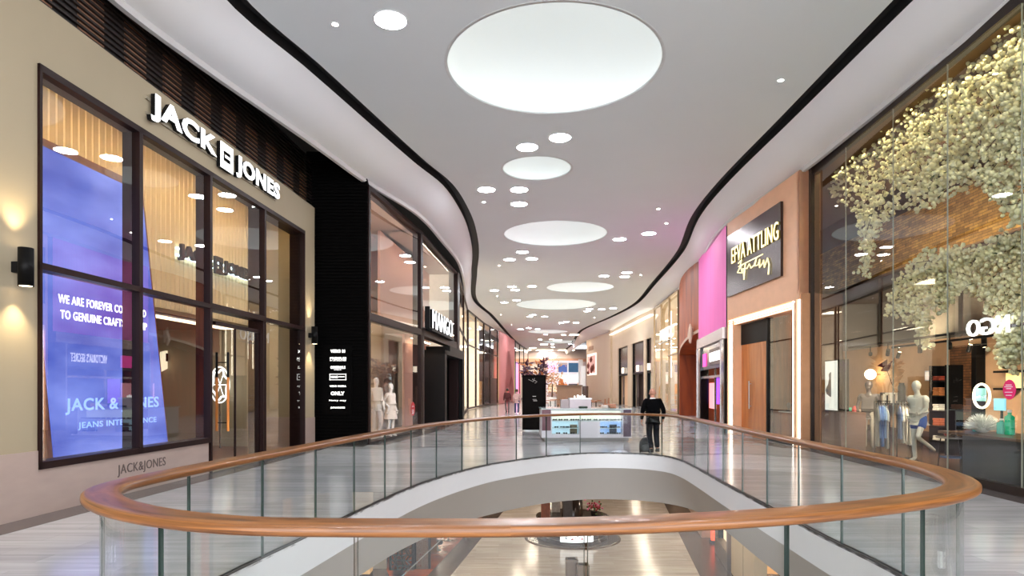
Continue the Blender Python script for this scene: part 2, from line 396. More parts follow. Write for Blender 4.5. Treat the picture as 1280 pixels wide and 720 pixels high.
def downlight(name, x, y, r, m, rim):
    e = empty(name, (x, y, ZC))
    mb = MB(); mb.lathe((x, y, ZC), [(r + rim, 0), (r + rim, -.012), (r, -.014), (r - .004, -.004)], 28, cap=False); mb.build('trim_ring', M_trimw, e)
    mb = MB(); mb.lathe((x, y, ZC), [(r, -.003), (r, -.009)], 28); mb.build('lens', m, e)
    return e
bigp = sorted([on_ceiling(*p) for p in BIG], key=lambda p: p[1])
behind = [(-2.6, 5.2), (3.9, 4.1), (4.6, 8.2), (-3.1, 2.2), (2.4, -2.8), (-1.8, -4.0), (5.1, -0.6), (0.3, -7.2)]
ordw = ['first', 'second', 'third', 'fourth', 'fifth', 'sixth', 'seventh', 'eighth', 'ninth', 'tenth', 'eleventh', 'twelfth']
def near_dome(x, y):
    k = min(range(7), key=lambda i: math.hypot(x - DOMES[i][0], (y - DOMES[i][1]) * .5)); d = DOMES[k]
    a, b = x - d[0], y - d[1]
    side = ('left' if a < 0 else 'right') if abs(a) > abs(b) * .6 else ('before' if b < 0 else 'beyond')
    return k, {'left': 'left of', 'right': 'right of', 'before': 'before', 'beyond': 'beyond'}[side], math.hypot(a, b)
def light_labels(pts, what, tail):
    seen = {}; out = []
    for x, y in pts:
        k, s, dd = near_dome(x, y); key = (k, s); seen[key] = seen.get(key, 0) + 1
        out.append((key, seen[key], dd))
    res = []
    for key, i, dd in out:
        n = seen[key]; nth = '' if n == 1 else ordw[i - 1] + ' '
        nm = ['the largest dome', 'the small second dome', 'the third dome', 'the fourth dome', 'the fifth dome', 'the sixth dome', 'the farthest dome'][key[0]]
        res.append(f'{nth}{what} {key[1]} {nm}' + (', counted from the near end' if n > 1 else ''))
    return res
proto = None
for (x, y), lb in zip(bigp, light_labels(bigp, 'round white downlight', '')):
    if proto is None: proto = o = downlight('ceiling_downlight', x, y, 0.30, M_down, .03)
    else: o = dup(proto, (x, y, ZC))
    tag(o, lb, 'ceiling light', 'round ceiling downlights')
for x, y in behind:
    o = dup(proto, (x, y, ZC)); tag(o, 'round white downlight overhead, nearer than every dome in the photo', 'ceiling light', 'round ceiling downlights')
sp = sorted([on_ceiling(*p) for p in SPOT], key=lambda p: p[1]); proto2 = None
for (x, y), lb in zip(sp, light_labels(sp, 'tiny bright spotlight', '')):
    if proto2 is None: proto2 = o = downlight('ceiling_spotlight', x, y, 0.055, M_spot, .02)
    else: o = dup(proto2, (x, y, ZC))
    tag(o, lb, 'ceiling light', 'tiny ceiling spotlights')
# ---------------------------------------------------------------- black slot and curved white fascia on both sides
def side(ceil, sof, sg, nm):
    slot, fas, ret = [], [], []
    for y in YS:
        d = 0.3; t = Vector((curve_y(ceil, y + d) - curve_y(ceil, y - d), 2 * d)).normalized()
        nx, ny = sg * t.y, -sg * t.x
        a = Vector((curve_y(ceil, y), y)); b = a + Vector((nx, ny)) * 0.34
        xs = curve_y(sof, y); s = Vector((xs, y)); b.y = y + (b.y - y)
        slot.append([(a.x, a.y, ZC), (a.x, a.y, ZC + .22), (b.x, b.y, ZC + .22), (b.x, b.y, ZC - .02)])
        row = []
        for k in range(9):
            q = k / 8; p = b.lerp(s, q); row.append((p.x, p.y, (ZC - .02) + (ZS + .1 - ZC + .02) * (0.25 * q + 0.75 * (1 - (1 - q) ** 2.2))))
        fas.append(row)
        ret.append([(s.x, s.y, ZS + .1), (s.x + sg * .04, s.y, ZS), (s.x + sg * .14, s.y, ZS)])
        ret[-1].append((s.x + sg * .16, s.y, ZS + .1))
    mb = MB(); mb.grid(slot, sm=False); structure(mb.build('trim_%d' % (1 if sg < 0 else 2), M_slot, fix=False))
    mb = MB(); mb.grid(fas); structure(mb.build('wall_fascia_' + nm, M_fascia, fix=False))
    mb = MB(); mb.grid(ret, sm=False); structure(mb.build('trim_%d' % (3 if sg < 0 else 4), mat('fascia_lip_paint', (205, 203, 201), .5, var=.02), fix=False))
    mb = MB(); mb.grid([[(curve_y(sof, y) + sg * .15, y, ZS + .06), (curve_y(sof, y) + sg * .15, y, ZC + 1.4)] for y in YS], sm=False)
    structure(mb.build('wall_bulkhead_' + nm, M_dark, fix=False))
side(CEI_L, SOF_L, -1, 'left'); side(CEI_R, SOF_R, 1, 'right')
# ---------------------------------------------------------------- upper floor with the oval void
RAILP = [(0, 3.15), (-.75, 3.15), (-1.4, 3.2), (-2.0, 3.45), (-2.5, 3.85), (-2.78, 4.3), (-2.8, 4.8), (-2.72, 5.5), (-2.62, 6.2), (-2.4, 7.5), (-2.18, 8.9), (-1.65, 11.6), (-.75, 13.95), (0, 15.1), (1.04, 16.25), (2.15, 16.9), (3.2, 16.8), (3.9, 16.2), (4.1, 15.2), (4.03, 13.4), (3.9, 11.5), (3.76, 8.8), (3.68, 7.3), (3.67, 6.3), (3.58, 5.4), (3.3, 4.6), (2.85, 4.1), (2.2, 3.72), (1.55, 3.45), (1.0, 3.3), (.5, 3.2)]
RP, RLEN = smooth_closed([(x, y, 0) for x, y in RAILP], 360)
ccw = sum(RP[i].x * RP[(i + 1) % 360].y - RP[(i + 1) % 360].x * RP[i].y for i in range(360)) > 0
def rnorm(i):      # outward (away from the void)
    t = (RP[(i + 1) % 360] - RP[i - 1]).normalized()
    return Vector((t.y, -t.x, 0)) if ccw else Vector((-t.y, t.x, 0))
RN = [rnorm(i) for i in range(360)]
void = [RP[i] - RN[i] * 0.03 for i in range(360)]
structure(sheet([(-22, -12), (26, -12), (26, 125), (-22, 125)], [[(p.x, p.y) for p in void[::2]]], 0.0).build('floor', M_floor, fix=False))
# white slab edge, slanted grey underside
mb = MB(); mb.grid([[tuple(void[i % 360] + Vector((0, 0, z))) for z in (0.0, -.20, -.40)] for i in range(361)])
structure(mb.build('trim_5', mat('slab_edge_paint', (218, 218, 219), .5, var=.015), fix=False))
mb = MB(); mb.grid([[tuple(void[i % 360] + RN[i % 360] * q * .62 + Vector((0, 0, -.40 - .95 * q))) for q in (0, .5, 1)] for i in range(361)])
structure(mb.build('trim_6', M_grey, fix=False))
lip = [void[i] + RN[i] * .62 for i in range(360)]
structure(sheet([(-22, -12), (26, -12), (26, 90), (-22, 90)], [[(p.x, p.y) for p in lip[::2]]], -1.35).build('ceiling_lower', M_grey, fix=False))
# ---------------------------------------------------------------- glass balustrade with oak handrail
bal = empty('glass_balustrade', (0.6, 9.5, 0), 'oval glass balustrade with wide oak handrail around the floor opening', 'railing')
prof = []
for k in range(20):
    a = 2 * PI * k / 20; c, s_ = math.cos(a), math.sin(a)
    prof.append((0.112 * math.copysign(abs(c) ** .42, c), 1.05 + 0.032 * math.copysign(abs(s_) ** .5, s_)))
rows, uvs = [], []
for i in range(361):
    rows.append([tuple(RP[i % 360] + RN[i % 360] * q + Vector((0, 0, z))) for q, z in prof])
for i in range(360):
    for j in range(20):
        l0, l1 = i * RLEN / 360, (i + 1) * RLEN / 360; v0, v1 = j / 20 * .4, (j + 1) / 20 * .4
        uvs.append([(l0, v0), (l0, v1), (l1, v1), (l1, v0)])
mb = MB(); mb.grid(rows, close=True, uvs=uvs); hr = mb.build('handrail', M_rail, bal)
for i in (262, 318, 30, 95, 170, 215):
    mb = MB(); k = [RP[i] + RN[i] * q * 1.004 + Vector((0, 0, 1.05 + (z - 1.05) * 1.012)) for q, z in prof]
    t = (RP[(i + 1) % 360] - RP[i]).normalized()
    mb.grid([[tuple(p - t * .0015) for p in k], [tuple(p + t * .0015) for p in k]], close=True); mb.build('joint', mat('dark_joint', (62, 36, 22), .6), hr)
NP = 30; off = 0
start = min(range(360), key=lambda i: (RP[i] - Vector((.33, 3.17, 0))).length)
for k in range(NP):
    idx = [(start + k * 12 + j) % 360 for j in range(13)]
    mb = MB(); ps = []
    for n_, i in enumerate(idx):
        p = RP[i].copy()
        if n_ == 0: p += (RP[(i + 1) % 360] - p).normalized() * .009
        if n_ == 12: p += (RP[i - 1] - p).normalized() * .009
        ps.append((p, RN[i]))
    for s_ in (-.010, .010): mb.grid([[tuple(p + n * s_ + Vector((0, 0, z))) for z in (0.0, 1.022)] for p, n in ps])
    for p, n in (ps[0], ps[-1]): mb.add([p - n * .010, p + n * .010, p + n * .010 + Vector((0, 0, 1.022)), p - n * .010 + Vector((0, 0, 1.022))], [(0, 1, 2, 3)], 1)
    mb.build('glass_panel', [M_glass, M_gedge], bal)
mb = MB(); mb.grid([[tuple(RP[i % 360] + RN[i % 360] * q + Vector((0, 0, z))) for q, z in ((-.03, -.02), (-.03, .018), (-.014, .018), (-.014, .004), (.014, .004), (.014, .018), (.03, .018), (.03, -.02))] for i in range(361)], sm=False)
mb.build('base_channel', mat('dark_steel_channel', (84, 84, 86), .4, .6), bal)
# ================================================================ LEFT: fashion store with plaster front
J = Frame(-6.5, 8.6, -5.84, 18.6)
WN = [0]
def window(fr, u0, u1, z0, z1, fin=0.27, bars=(), mull=.09, mt=None, gl=None, topbar=.1, botbar=.1, name=None, gout=-.03, finside='b'):
    WN[0] += 1
    e = empty('window_%d' % WN[0], fr.p((u0 + u1) / 2, 0, z0), kind='structure')
    mt = mt or M_bronze; mb = MB()
    mb.box(fr, u0, u0 + mull / 2, -fin, .04, z0, z1); mb.box(fr, u1 - mull / 2, u1, -fin, .04, z0, z1)
    mb.box(fr, u0, u1, -fin, .04, z0, z0 + botbar); mb.box(fr, u0, u1, -fin, .04, z1 - topbar, z1)
    for b in bars: mb.box(fr, u0, u1, -fin * .7, .04, b - .045, b + .045)
    mb.build('window_frame', mt, e)
    mb = MB(); mb.add([fr.p(u0, gout, z0), fr.p(u1, gout, z0), fr.p(u1, gout, z1), fr.p(u0, gout, z1)], [(0, 1, 2, 3)]); mb.build('pane', gl or M_shop, e, fix=False)
    return e
u172, u262, u330, u380 = J.u(174), J.u(262), J.u(330), J.u(380)
mb = MB(); mb.box(J, -12, 0, -.4, 0, .89, 7.08); mb.box(J, 0, u380, -.4, 0, 6.2, 7.08); mb.box(J, u380, 10.0, -.4, 0, .89, 7.08)
mb.box(J, -12, 10.0, -.4, 0, 0, .02); structure(mb.build('wall_left', M_plaster))
mb = MB(); mb.box(J, -12, 0, -.4, .015, 0, .89); mb.box(J, 0, u262 - .05, -.4, .01, 0, .63); mb.box(J, u380, 10.0, -.4, .015, 0, .89); structure(mb.build('trim_7', M_stone))
mb = MB(); text(mb, 'JACK&JONES', J, J.u(146), J.u(206), .30, .50, .012, .006); tag(mb.build('plinth_lettering', mat('engraved_grey', (96, 82, 78), .6)), 'faint grey lettering engraved on the stone plinth below the blue screen', 'sign')
window(J, 0, u172, .63, 6.2, bars=(3.43,)); window(J, u172, u262, .63, 6.2, bars=(3.43,))
window(J, u262, u330, 3.38, 6.2, botbar=.12)
window(J, u330, u380, 0, 6.2, bars=(3.43,), fin=.4)
# glass door with wooden pulls
d = empty('door_1', J.p((u262 + u330) / 2, 0, 0), kind='structure')
mb = MB(); mb.box(J, u262, u262 + .06, -.2, .03, 0, 3.38); mb.box(J, u330 - .1, u330, -.2, .03, 0, 3.38); mb.box(J, u262 + .3, u330, -.12, -.04, 3.08, 3.16); mb.build('door_frame', M_bronze, d)
for a, b in ((u262 + .1, u262 + 1.2), (u262 + 1.24, u330 - .12)):
    lf = MB(); lf.add([J.p(a, -.08, .02), J.p(b, -.08, .02), J.p(b, -.08, 3.08), J.p(a, -.08, 3.08)], [(0, 1, 2, 3)]); l = lf.build('door_leaf', M_shop, d, fix=False)
    st = MB(); st.box(J, a, b, -.1, -.06, .02, .09); st.box(J, b - .03, b, -.1, -.06, .02, 3.08); st.build('leaf_frame', M_bronze, l)
uh = J.u(285, .05)
for o_ in (-.20, .05):
    hb = MB(); hb.tube([J.p(uh, o_, .82), J.p(uh, o_, 1.98)], .028, 10); h = hb.build('door_handle', wood_mat('amber_wood', (196, 104, 30), (226, 140, 52), .35, stretch=(1, 1, .2)), d)
    hb = MB(); hb.tube([J.p(uh, o_, 1.98), J.p(uh, o_, 2.52)], .026, 10); hb.tube([J.p(uh, o_, 2.3), J.p(uh, -.08, 2.3)], .012, 6); hb.tube([J.p(uh, o_, 1.0), J.p(uh, -.08, 1.0)], .012, 6); hb.build('handle_end', M_black, h)
# big lit sign
def logo_box(mb, fr, u0, u1, z0, z1, o, dpt, mi):
    w_, h_ = u1 - u0, z1 - z0
    mb.box(fr, u0, u1, o, o + dpt, z0, z0 + .30 * h_, mi); mb.box(fr, u0, u1, o, o + dpt, z1 - .28 * h_, z1, mi)
    mb.box(fr, u0, u0 + .2 * w_, o, o + dpt, z0 + .3 * h_, z1 - .28 * h_, mi); mb.box(fr, u1 - .2 * w_, u1, o, o + dpt, z0 + .3 * h_, z1 - .28 * h_, mi)
    mb.box(fr, u0 + .36 * w_, u1 - .2 * w_, o, o + dpt, z0 + .47 * h_, z0 + .57 * h_, mi)
def store_sign(name, fr, ua, ub, z0, z1, o, dpt, mats, label, back):
    e = empty(name, fr.p((ua + ub) / 2, o, z0), label, 'sign'); L_ = ub - ua
    for nm, a, b in (('JACK', 0, .415), ('JONES', .575, 1)):
        mb = MB(); text(mb, nm, fr, ua + a * L_, ua + b * L_, z0, z1, o + dpt, .012, 0, .036); c = mb.build('lettering', mats[0], e, fix=False)
        mb = MB(); text(mb, nm, fr, ua + a * L_, ua + b * L_, z0, z1, o + .03, dpt - .035, 0, .036); mb.build('letter_return', mats[1], c, fix=False)
    mb = MB(); logo_box(mb, fr, ua + .445 * L_, ua + .545 * L_, z0 - .02, z1 + .02, o + dpt, .012, 0); c = mb.build('logo', mats[0], e)
    mb = MB(); logo_box(mb, fr, ua + .445 * L_, ua + .545 * L_, z0 - .02, z1 + .02, o + .03, dpt - .035, 0); mb.build('logo_return', mats[1], c)
    mb = MB(); mb.box(fr, ua, ub, o, o + .03, z0 + .1, z0 + .14); mb.box(fr, ua, ub, o, o + .03, z1 - .14, z1 - .1); mb.build('mounting_rail', back, e)
ua, ub = J.u(181), J.u(344)
store_sign('store_sign', J, ua, ub, 6.40, 6.90, 0, .11, (mat('sign_face_white', (255, 255, 255), .4, emit=(250, 252, 255), estr=.75), M_black), 'big white illuminated store lettering with square logo on the beige front', mat('sign_rail', (150, 140, 120), .5))
# black slatted screen above
mb = MB(); mb.box(J, -12, 10.6, -.60, -.55, 7.10, 8.9); ls = mb.build('louvre_screen', M_dark); tag(ls, 'dark horizontal louvre screen above the beige store front', 'louvre')
mb = MB()
for k in range(17): mb.box(J, -12, 10.6, -.36, -.31, 7.1 + k * .1, 7.1 + k * .1 + .035)
mb.build('slats', mat('dark_slat', (40, 30, 27), .45, .3), ls)
mb = MB()
for k in range(14): mb.box(J, 1.1 * k - 3, 1.1 * k - 2.45, -.54, -.5, 7.2, 8.3)
mb.build('backing_panels', mat('brown_panel', (176, 128, 98), .6), ls)
# sconces
def sconce(loc, fr, u, z, label):
    e = empty('wall_sconce', fr.p(u, .0, z), label, 'wall lamp', 'cylindrical wall lamps on the beige front')
    c = fr.p(u, .17, z)
    mb = MB(); mb.lathe(c, [(.02, .012), (.078, .012), (.088, 0), (.088, .50), (.078, .488), (.02, .488)], 28); mb.build('lamp_body', M_black, e)
    mb = MB(); mb.box(fr, u - .04, u + .04, 0, .12, z + .18, z + .32); mb.build('bracket', M_black, e)
    mb = MB(); mb.lathe(c, [(.07, .002), (.07, .010)], 20); mb.lathe(c, [(.07, .49), (.07, .498)], 20); mb.build('lens', M_warm, e)
    for dz, rx in ((.56, PI), (-.06, 0)):
        l = bpy.data.lights.new('sconce_beam', 'SPOT'); l.energy = 42; l.spot_size = 1.5; l.spot_blend = .8; l.color = (1, .80, .48); l.shadow_soft_size = .04
        lo = bpy.data.objects.new('sconce_beam', l); COL.objects.link(lo); lo.location = c + Vector((0, 0, dz)); lo.rotation_euler = (rx, 0, 0)
sconce(None, J, J.u(17), 3.08, 'black cylindrical wall lamp on the beige wall left of the blue screen')
sconce(None, J, J.u(386), 3.02, 'black cylindrical wall lamp on the narrow beige jamb beside the black wall')
# ---------------------------------------------------------------- store interior
M_curt = mat('pale_fluted_panel', (222, 200, 160), .6, var=.05)
mb = MB(); n = 150; rows = []
ulen = 13.0
for z in (3.55, 7.0): rows.append([tuple(J.p(-2 + ulen * i / (n * 2), -1.75 + (.07 if i % 4 < 2 else -.02), z)) for i in range(n * 2 + 1)])
mb.grid(rows, sm=False); mb.box(J, -2, 11, -2.0, -1.9, 3.5, 7.0); fc = mb.build('fluted_feature_wall', M_curt); tag(fc, 'pale fluted wall panel hung inside the store behind the upper panes', 'wall panel')
ui, uj = J.u(223, -1.6), J.u(313, -1.6)
store_sign('store_sign', J, ui, uj, J.z(267, 333, -1.6) - .14, J.z(267, 333, -1.6) + .26, -1.66, .1, (mat('sign_face_dark', (52, 44, 42), .5), M_black), 'dark back-lit store lettering on the fluted panel inside the upper panes', mat('cyan_white_led', (255, 255, 255), .5, emit=(205, 240, 255), estr=5))
mb = MB(); mb.box(J, -3, 10.0, -7.2, -7.0, 0, 7.0); mb.box(J, -3.2, -3, -7.2, -.4, 0, 7.0); structure(mb.build('wall_store_back', mat('store_brown_wall', (66, 44, 34), .7)))
mb = MB(); mb.box(J, -3, 10.0, -7.2, -.4, 7.0, 7.07); mb.box(J, -3, 10.3, -7.2, -2.0, 3.5, 3.62); structure(mb.build('ceiling_store', mat('store_ceiling', (92, 78, 68), .7)))
mb = MB(); mb.box(J, 10.0, 10.3, -7.2, -.4, .0, 7.0); mb.box(J, 9.9, 10.0, -1.68, -.4, .89, 7.0); structure(mb.build('wall_store_end', M_plaster))
mb = MB(); mb.box(J, 9.88, 10.0, -1.68, -.4, 0, .89); structure(mb.build('trim_8', M_stone))
mb = MB(); mb.box(J, -3, 10.3, -7.2, -.4, .001, .006); structure(mb.build('floor_store', wood_mat('store_floor', (92, 52, 30), (140, 88, 52), .3, stretch=(.4, 3, 1))))
M_led = mat('white_led_panel', (255, 250, 240), .5, emit=(255, 236, 205), estr=7)
M_led2 = mat('soft_led_panel', (255, 250, 240), .5, emit=(255, 226, 180), estr=11)
def led(fr, u0, u1, o0, o1, z, label, m=None, name='ceiling_light_panel'):
    e = empty(name, fr.p((u0 + u1) / 2, (o0 + o1) / 2, z - .05), label, 'ceiling light')
    mb = MB(); mb.box(fr, u0, u1, o0, o1, z - .04, z); mb.build('housing', M_white, e)
    mb = MB(); mb.box(fr, u0 + .03, u1 - .03, o0 + .03, o1 - .03, z - .055, z - .04); mb.build('diffuser', m or M_led, e)
    return e
led(J, .3, 9.1, -.50, -.41, 6.75, 'long hidden light strip added behind the header to brighten the fluted panel', mat('added_strip_led', (255, 250, 240), .5, emit=(255, 220, 165), estr=75))  # added strip, kept out of sight, brightens the fluted wall
led(J, 2.2, 9.4, -2.5, -2.1, 3.49, 'pale light strip under the fluted panel inside the store', mat('led_mid', (255, 250, 240), .5, emit=(255, 220, 180), estr=1.8))
led(J, 2.0, 9.0, -6.5, -6.3, 3.49, 'light strip at the back of the dark store', mat('led_mid'))
# leaning video screen
o1 = -.62
P4 = [J.pp(30, 172, o1), J.pp(67, 578, o1), J.pp(209, 557, o1), J.pp(176, 241, o1)]
e = empty('video_screen', (P4[1] + P4[2]) / 2, 'tall leaning blue video screen with white text behind the first store panes', 'screen')
cen = sum(P4, Vector()) / 4
fr4 = [p + (p - cen).normalized() * .16 for p in P4]
mb = MB(); mb.prism([p - J.n * .01 for p in fr4], -J.n * .30); mb.build('screen_frame', wood_mat('rust_frame', (120, 66, 36), (160, 96, 54), .45), e)
Ms = bpy.data.materials.new('blue_screen'); Ms.use_nodes = True; nt = Ms.node_tree; b = nt.nodes['Principled BSDF']
geo = nt.nodes.new('ShaderNodeNewGeometry'); mp = nt.nodes.new('ShaderNodeMapping'); mp.inputs['Scale'].default_value = (1, .35, .9); nt.links.new(geo.outputs['Position'], mp.inputs[0])
nz = nt.nodes.new('ShaderNodeTexNoise'); nz.inputs['Scale'].default_value = 1.5; nz.inputs['Detail'].default_value = 5; nt.links.new(mp.outputs[0], nz.inputs[0])
rp = nt.nodes.new('ShaderNodeValToRGB'); rp.color_ramp.elements[0].position = .3; rp.color_ramp.elements[0].color = rgb(34, 60, 170); rp.color_ramp.elements[1].position = .75; rp.color_ramp.elements[1].color = rgb(140, 156, 244)
nt.links.new(nz.outputs['Fac'], rp.inputs[0]); nt.links.new(rp.outputs[0], b.inputs['Emission Color']); b.inputs['Emission Strength'].default_value = .66; b.inputs['Base Color'].default_value = (.01, .01, .02, 1); b.inputs['Roughness'].default_value = .4
mb = MB(); mb.prism([p + J.n * .0 for p in P4], J.n * .02); scr = mb.build('screen_panel', Ms, e)
M_txt = mat('screen_text', (255, 255, 255), .5, emit=(255, 255, 255), estr=1.3); M_txt2 = mat('screen_text_faint', (120, 150, 240), .5, emit=(130, 156, 240), estr=1.0)
def scr_text(s, x0, x1, yb0, yt0, m, bold=.012):
    a, c = J.u(x0, o1), J.u(x1, o1); z0, z1 = J.z(x0, yb0, o1), J.z(x0, yt0, o1)
    mb = MB(); text(mb, s, J, a, c, z0, z1, o1 + .021, .004, 0, bold); mb.build('screen_text', m, scr, fix=False)
scr_text('WE ARE FOREVER COMMITTED', 71, 181, 378, 367, M_txt); scr_text('TO GENUINE CRAFTSMANSHIP', 74, 182, 398, 387, M_txt)
scr_text('JACK & JONES', 80, 197, 519, 498, M_txt2, .02); scr_text('JEANS INTELLIGENCE', 96, 194, 538, 528, M_txt2)
mb = MB()
for k in range(5): mb.box(J, .12 + k * .055, .15 + k * .055, -1.25 + .02 * k, -1.2 + .02 * k, .64, 2.7 - .03 * k)
tag(mb.build('slatted_plinth', mat('amber_slats', (196, 140, 76), .45)), 'upright amber slats standing behind the left edge of the blue screen', 'display')
mb = MB(); mb.box(J, 0, u262, -1.5, -.28, .55, .62); tag(mb.build('display_platform', mat('cream_ledge', (196, 176, 150), .5)), 'cream display ledge inside the store window under the blue screen', 'platform')
# deeper store pieces
e = empty('curved_wall_sign', J.pp(222, 470, -4.6), 'cream curved wall sign with a black M inside the dark store', 'sign')
pts = [(196, 466), (200, 440), (215, 436), (236, 438), (246, 446), (248, 462), (242, 474), (228, 482), (236, 470), (236, 458), (228, 455), (214, 457)]
mb = MB(); mb.prism([J.pp(x, y, -4.6) for x, y in pts], J.n * .08); mb.build('sign_board', mat('cream_lit_board', (240, 226, 196), .5, emit=(255, 236, 200), estr=.5), e)
mb = MB(); text(mb, 'M', J, J.u(207, -4.52), J.u(218, -4.52), J.z(212, 452, -4.52), J.z(212, 442, -4.52), -4.515, .01, 0, .02); mb.build('lettering', M_black, e, fix=False)
e = empty('neon_ring', J.pp(275, 507, -2.6), 'round white neon ring behind the amber door pulls', 'sign')
c = J.pp(275, 481, -2.6); R_ = .52
mb = MB(); mb.tube([c + J.d * R_ * math.cos(t * PI / 16) + Vector((0, 0, R_ * 1.0 * math.sin(t * PI / 16))) for t in range(32)], .02, 6, closed=True); mb.build('ring_tube', M_litwhite, e)
mb = MB(); mb.tube([c + J.d * (R_ * .78 + .05 * math.sin(t * PI / 16 * 6)) * math.cos(t * PI / 16) + Vector((0, 0, (R_ * .78 + .05 * math.sin(t * PI / 16 * 6)) * math.sin(t * PI / 16))) for t in range(32)], .028, 6, closed=True); mb.build('wavy_tube', M_litwhite, e)
for k in range(6):
    a = k * PI / 3; mb = MB(); mb.tube([c, c + J.d * R_ * .75 * math.cos(a) + Vector((0, 0, R_ * .75 * math.sin(a)))], .012, 5); mb.build('spoke', M_litwhite, e)
mb = MB(); mb.tube([J.p(J.u(275, -2.6), -2.6, 0), c - Vector((0, 0, R_))], .02, 6); mb.build('stand', M_black, e)
e = empty('lit_wall_niche', J.pp(318, 560, -5.6), 'glowing white display niche at the back of the store seen through the door', 'niche')
a, b_ = J.u(297, -5.6), J.u(332, -5.6); z0, z1 = J.z(310, 502, -5.6), J.z(310, 452, -5.6)
mb = MB(); mb.box(J, a - .1, b_ + .1, -6.2, -5.5, 0, z0); mb.box(J, a - .1, b_ + .1, -6.2, -5.5, z1, z1 + .1); mb.box(J, a - .1, a, -6.2, -5.5, z0, z1); mb.box(J, b_, b_ + .1, -6.2, -5.5, z0, z1); mb.build('niche_frame', mat('oxblood_panel', (70, 20, 18), .35), e)
mb = MB(); mb.box(J, a, b_, -6.1, -6.05, z0, z1); mb.build('light_panel', mat('niche_glow', (255, 245, 235), .5, emit=(255, 240, 225), estr=1.6), e)
def garment(name, c, ang, col, label, group, ln=.72, wd=.44, long=False, th=1.0):
    """shirt on a hanger, hook at the rail point c"""
    e = empty(name, c, label, 'garment', group); ca, sa = math.cos(ang), math.sin(ang); X = Vector((ca, sa, 0)); Yv = Vector((-sa, ca, 0)); c = Vector(c)
    m = mat('cloth_%d_%d_%d' % col, col, .85, var=.15, scale=9)
    rows = []; N = 18
    for q, w_, t_ in ((0, .05, .03), (.05, .13, .045), (.10, .44, .06), (.16, .50, .065), (.4, .46, .075), (.7, .48, .085), (1, .5, .09)):
        rows.append([tuple(c + X * (w_ * wd * math.cos(2 * PI * j / N)) + Yv * (th * t_ * math.sin(2 * PI * j / N) * (1 + .25 * math.sin(j * 2.3 + q * 3))) - Vector((0, 0, .10 + q * ln + (.012 * math.sin(j * 1.7) if q == 1 else 0)))) for j in range(N)])
    mb = MB(); mb.grid(rows, close=True); mb.build('garment_body', m, e)
    for s_ in (-1, 1):
        sh = c + X * s_ * wd * .46 - Vector((0, 0, .10 + .12 * ln)); 
        mb = MB(); mb.tube([sh - X * s_ * .05, sh + X * s_ * .05 - Vector((0, 0, .12)), sh + X * s_ * .09 - Vector((0, 0, .26 if not long else .55))], [.05 * th, .062 * th, .052 * th], 8); mb.build('sleeve', m, e)
    mb = MB(); mb.tube([c + X * -.16 - Vector((0, 0, .12)), c - Vector((0, 0, .05)), c + X * .16 - Vector((0, 0, .12))], .008, 5); mb.tube([c - Vector((0, 0, .05)), c + Vector((0, 0, .01)), c + X * .02 + Vector((0, 0, .03)), c + X * .035 + Vector((0, 0, .01))], .004, 5); mb.build('hanger', M_steel, e)
    return e
def rack(x, y, ang, L_, hgt, label):
    e = empty('clothes_rack', (x, y, 0), label, 'clothes rack'); X = Vector((math.cos(ang), math.sin(ang), 0)); c = Vector((x, y, 0)); Yv = Vector((-X.y, X.x, 0))
    mb = MB(); mb.tube([c - X * L_ / 2 + Vector((0, 0, hgt)), c + X * L_ / 2 + Vector((0, 0, hgt))], .014, 8); mb.build('rail', M_black, e)
    for s_ in (-1, 1):
        b0 = c + X * s_ * (L_ / 2 - .02); mb = MB(); mb.tube([b0, b0 + Vector((0, 0, hgt))], .014, 8); mb.build('post', M_black, e)
        mb = MB(); mb.tube([b0 - Yv * .25 + Vector((0, 0, .015)), b0 + Yv * .25 + Vector((0, 0, .015))], .014, 8); mb.build('foot', M_black, e)
    return c, X
cc = [(126, 40, 34), (60, 40, 36), (150, 110, 84), (70, 60, 66), (168, 130, 100), (96, 30, 26)]
k = 0
for ux, oo, nm in ((3.3, -3.6, 'low clothes rack in the dark store behind the second pane'), (7.9, -4.2, 'clothes rack beyond the door beside the lit niche')):
    c0 = J.p(ux, oo, 0); c, X = rack(c0.x, c0.y, 1.5, 1.5, 1.45, nm)
    for i in range(6):
        p = c + X * (-.6 + .24 * i) + Vector((0, 0, 1.44)); garment('hanging_garment', p, 1.5 + PI / 2 + .1 * math.sin(i * 3), cc[(i + k) % 6], 'garment %s on the %s' % (['first from the near end', 'second from the near end', 'third from the near end', 'fourth from the near end', 'fifth from the near end', 'last at the far end'][i], 'rack behind the second pane' if k == 0 else 'rack beside the lit niche'), 'garments on the store racks')
    k += 1
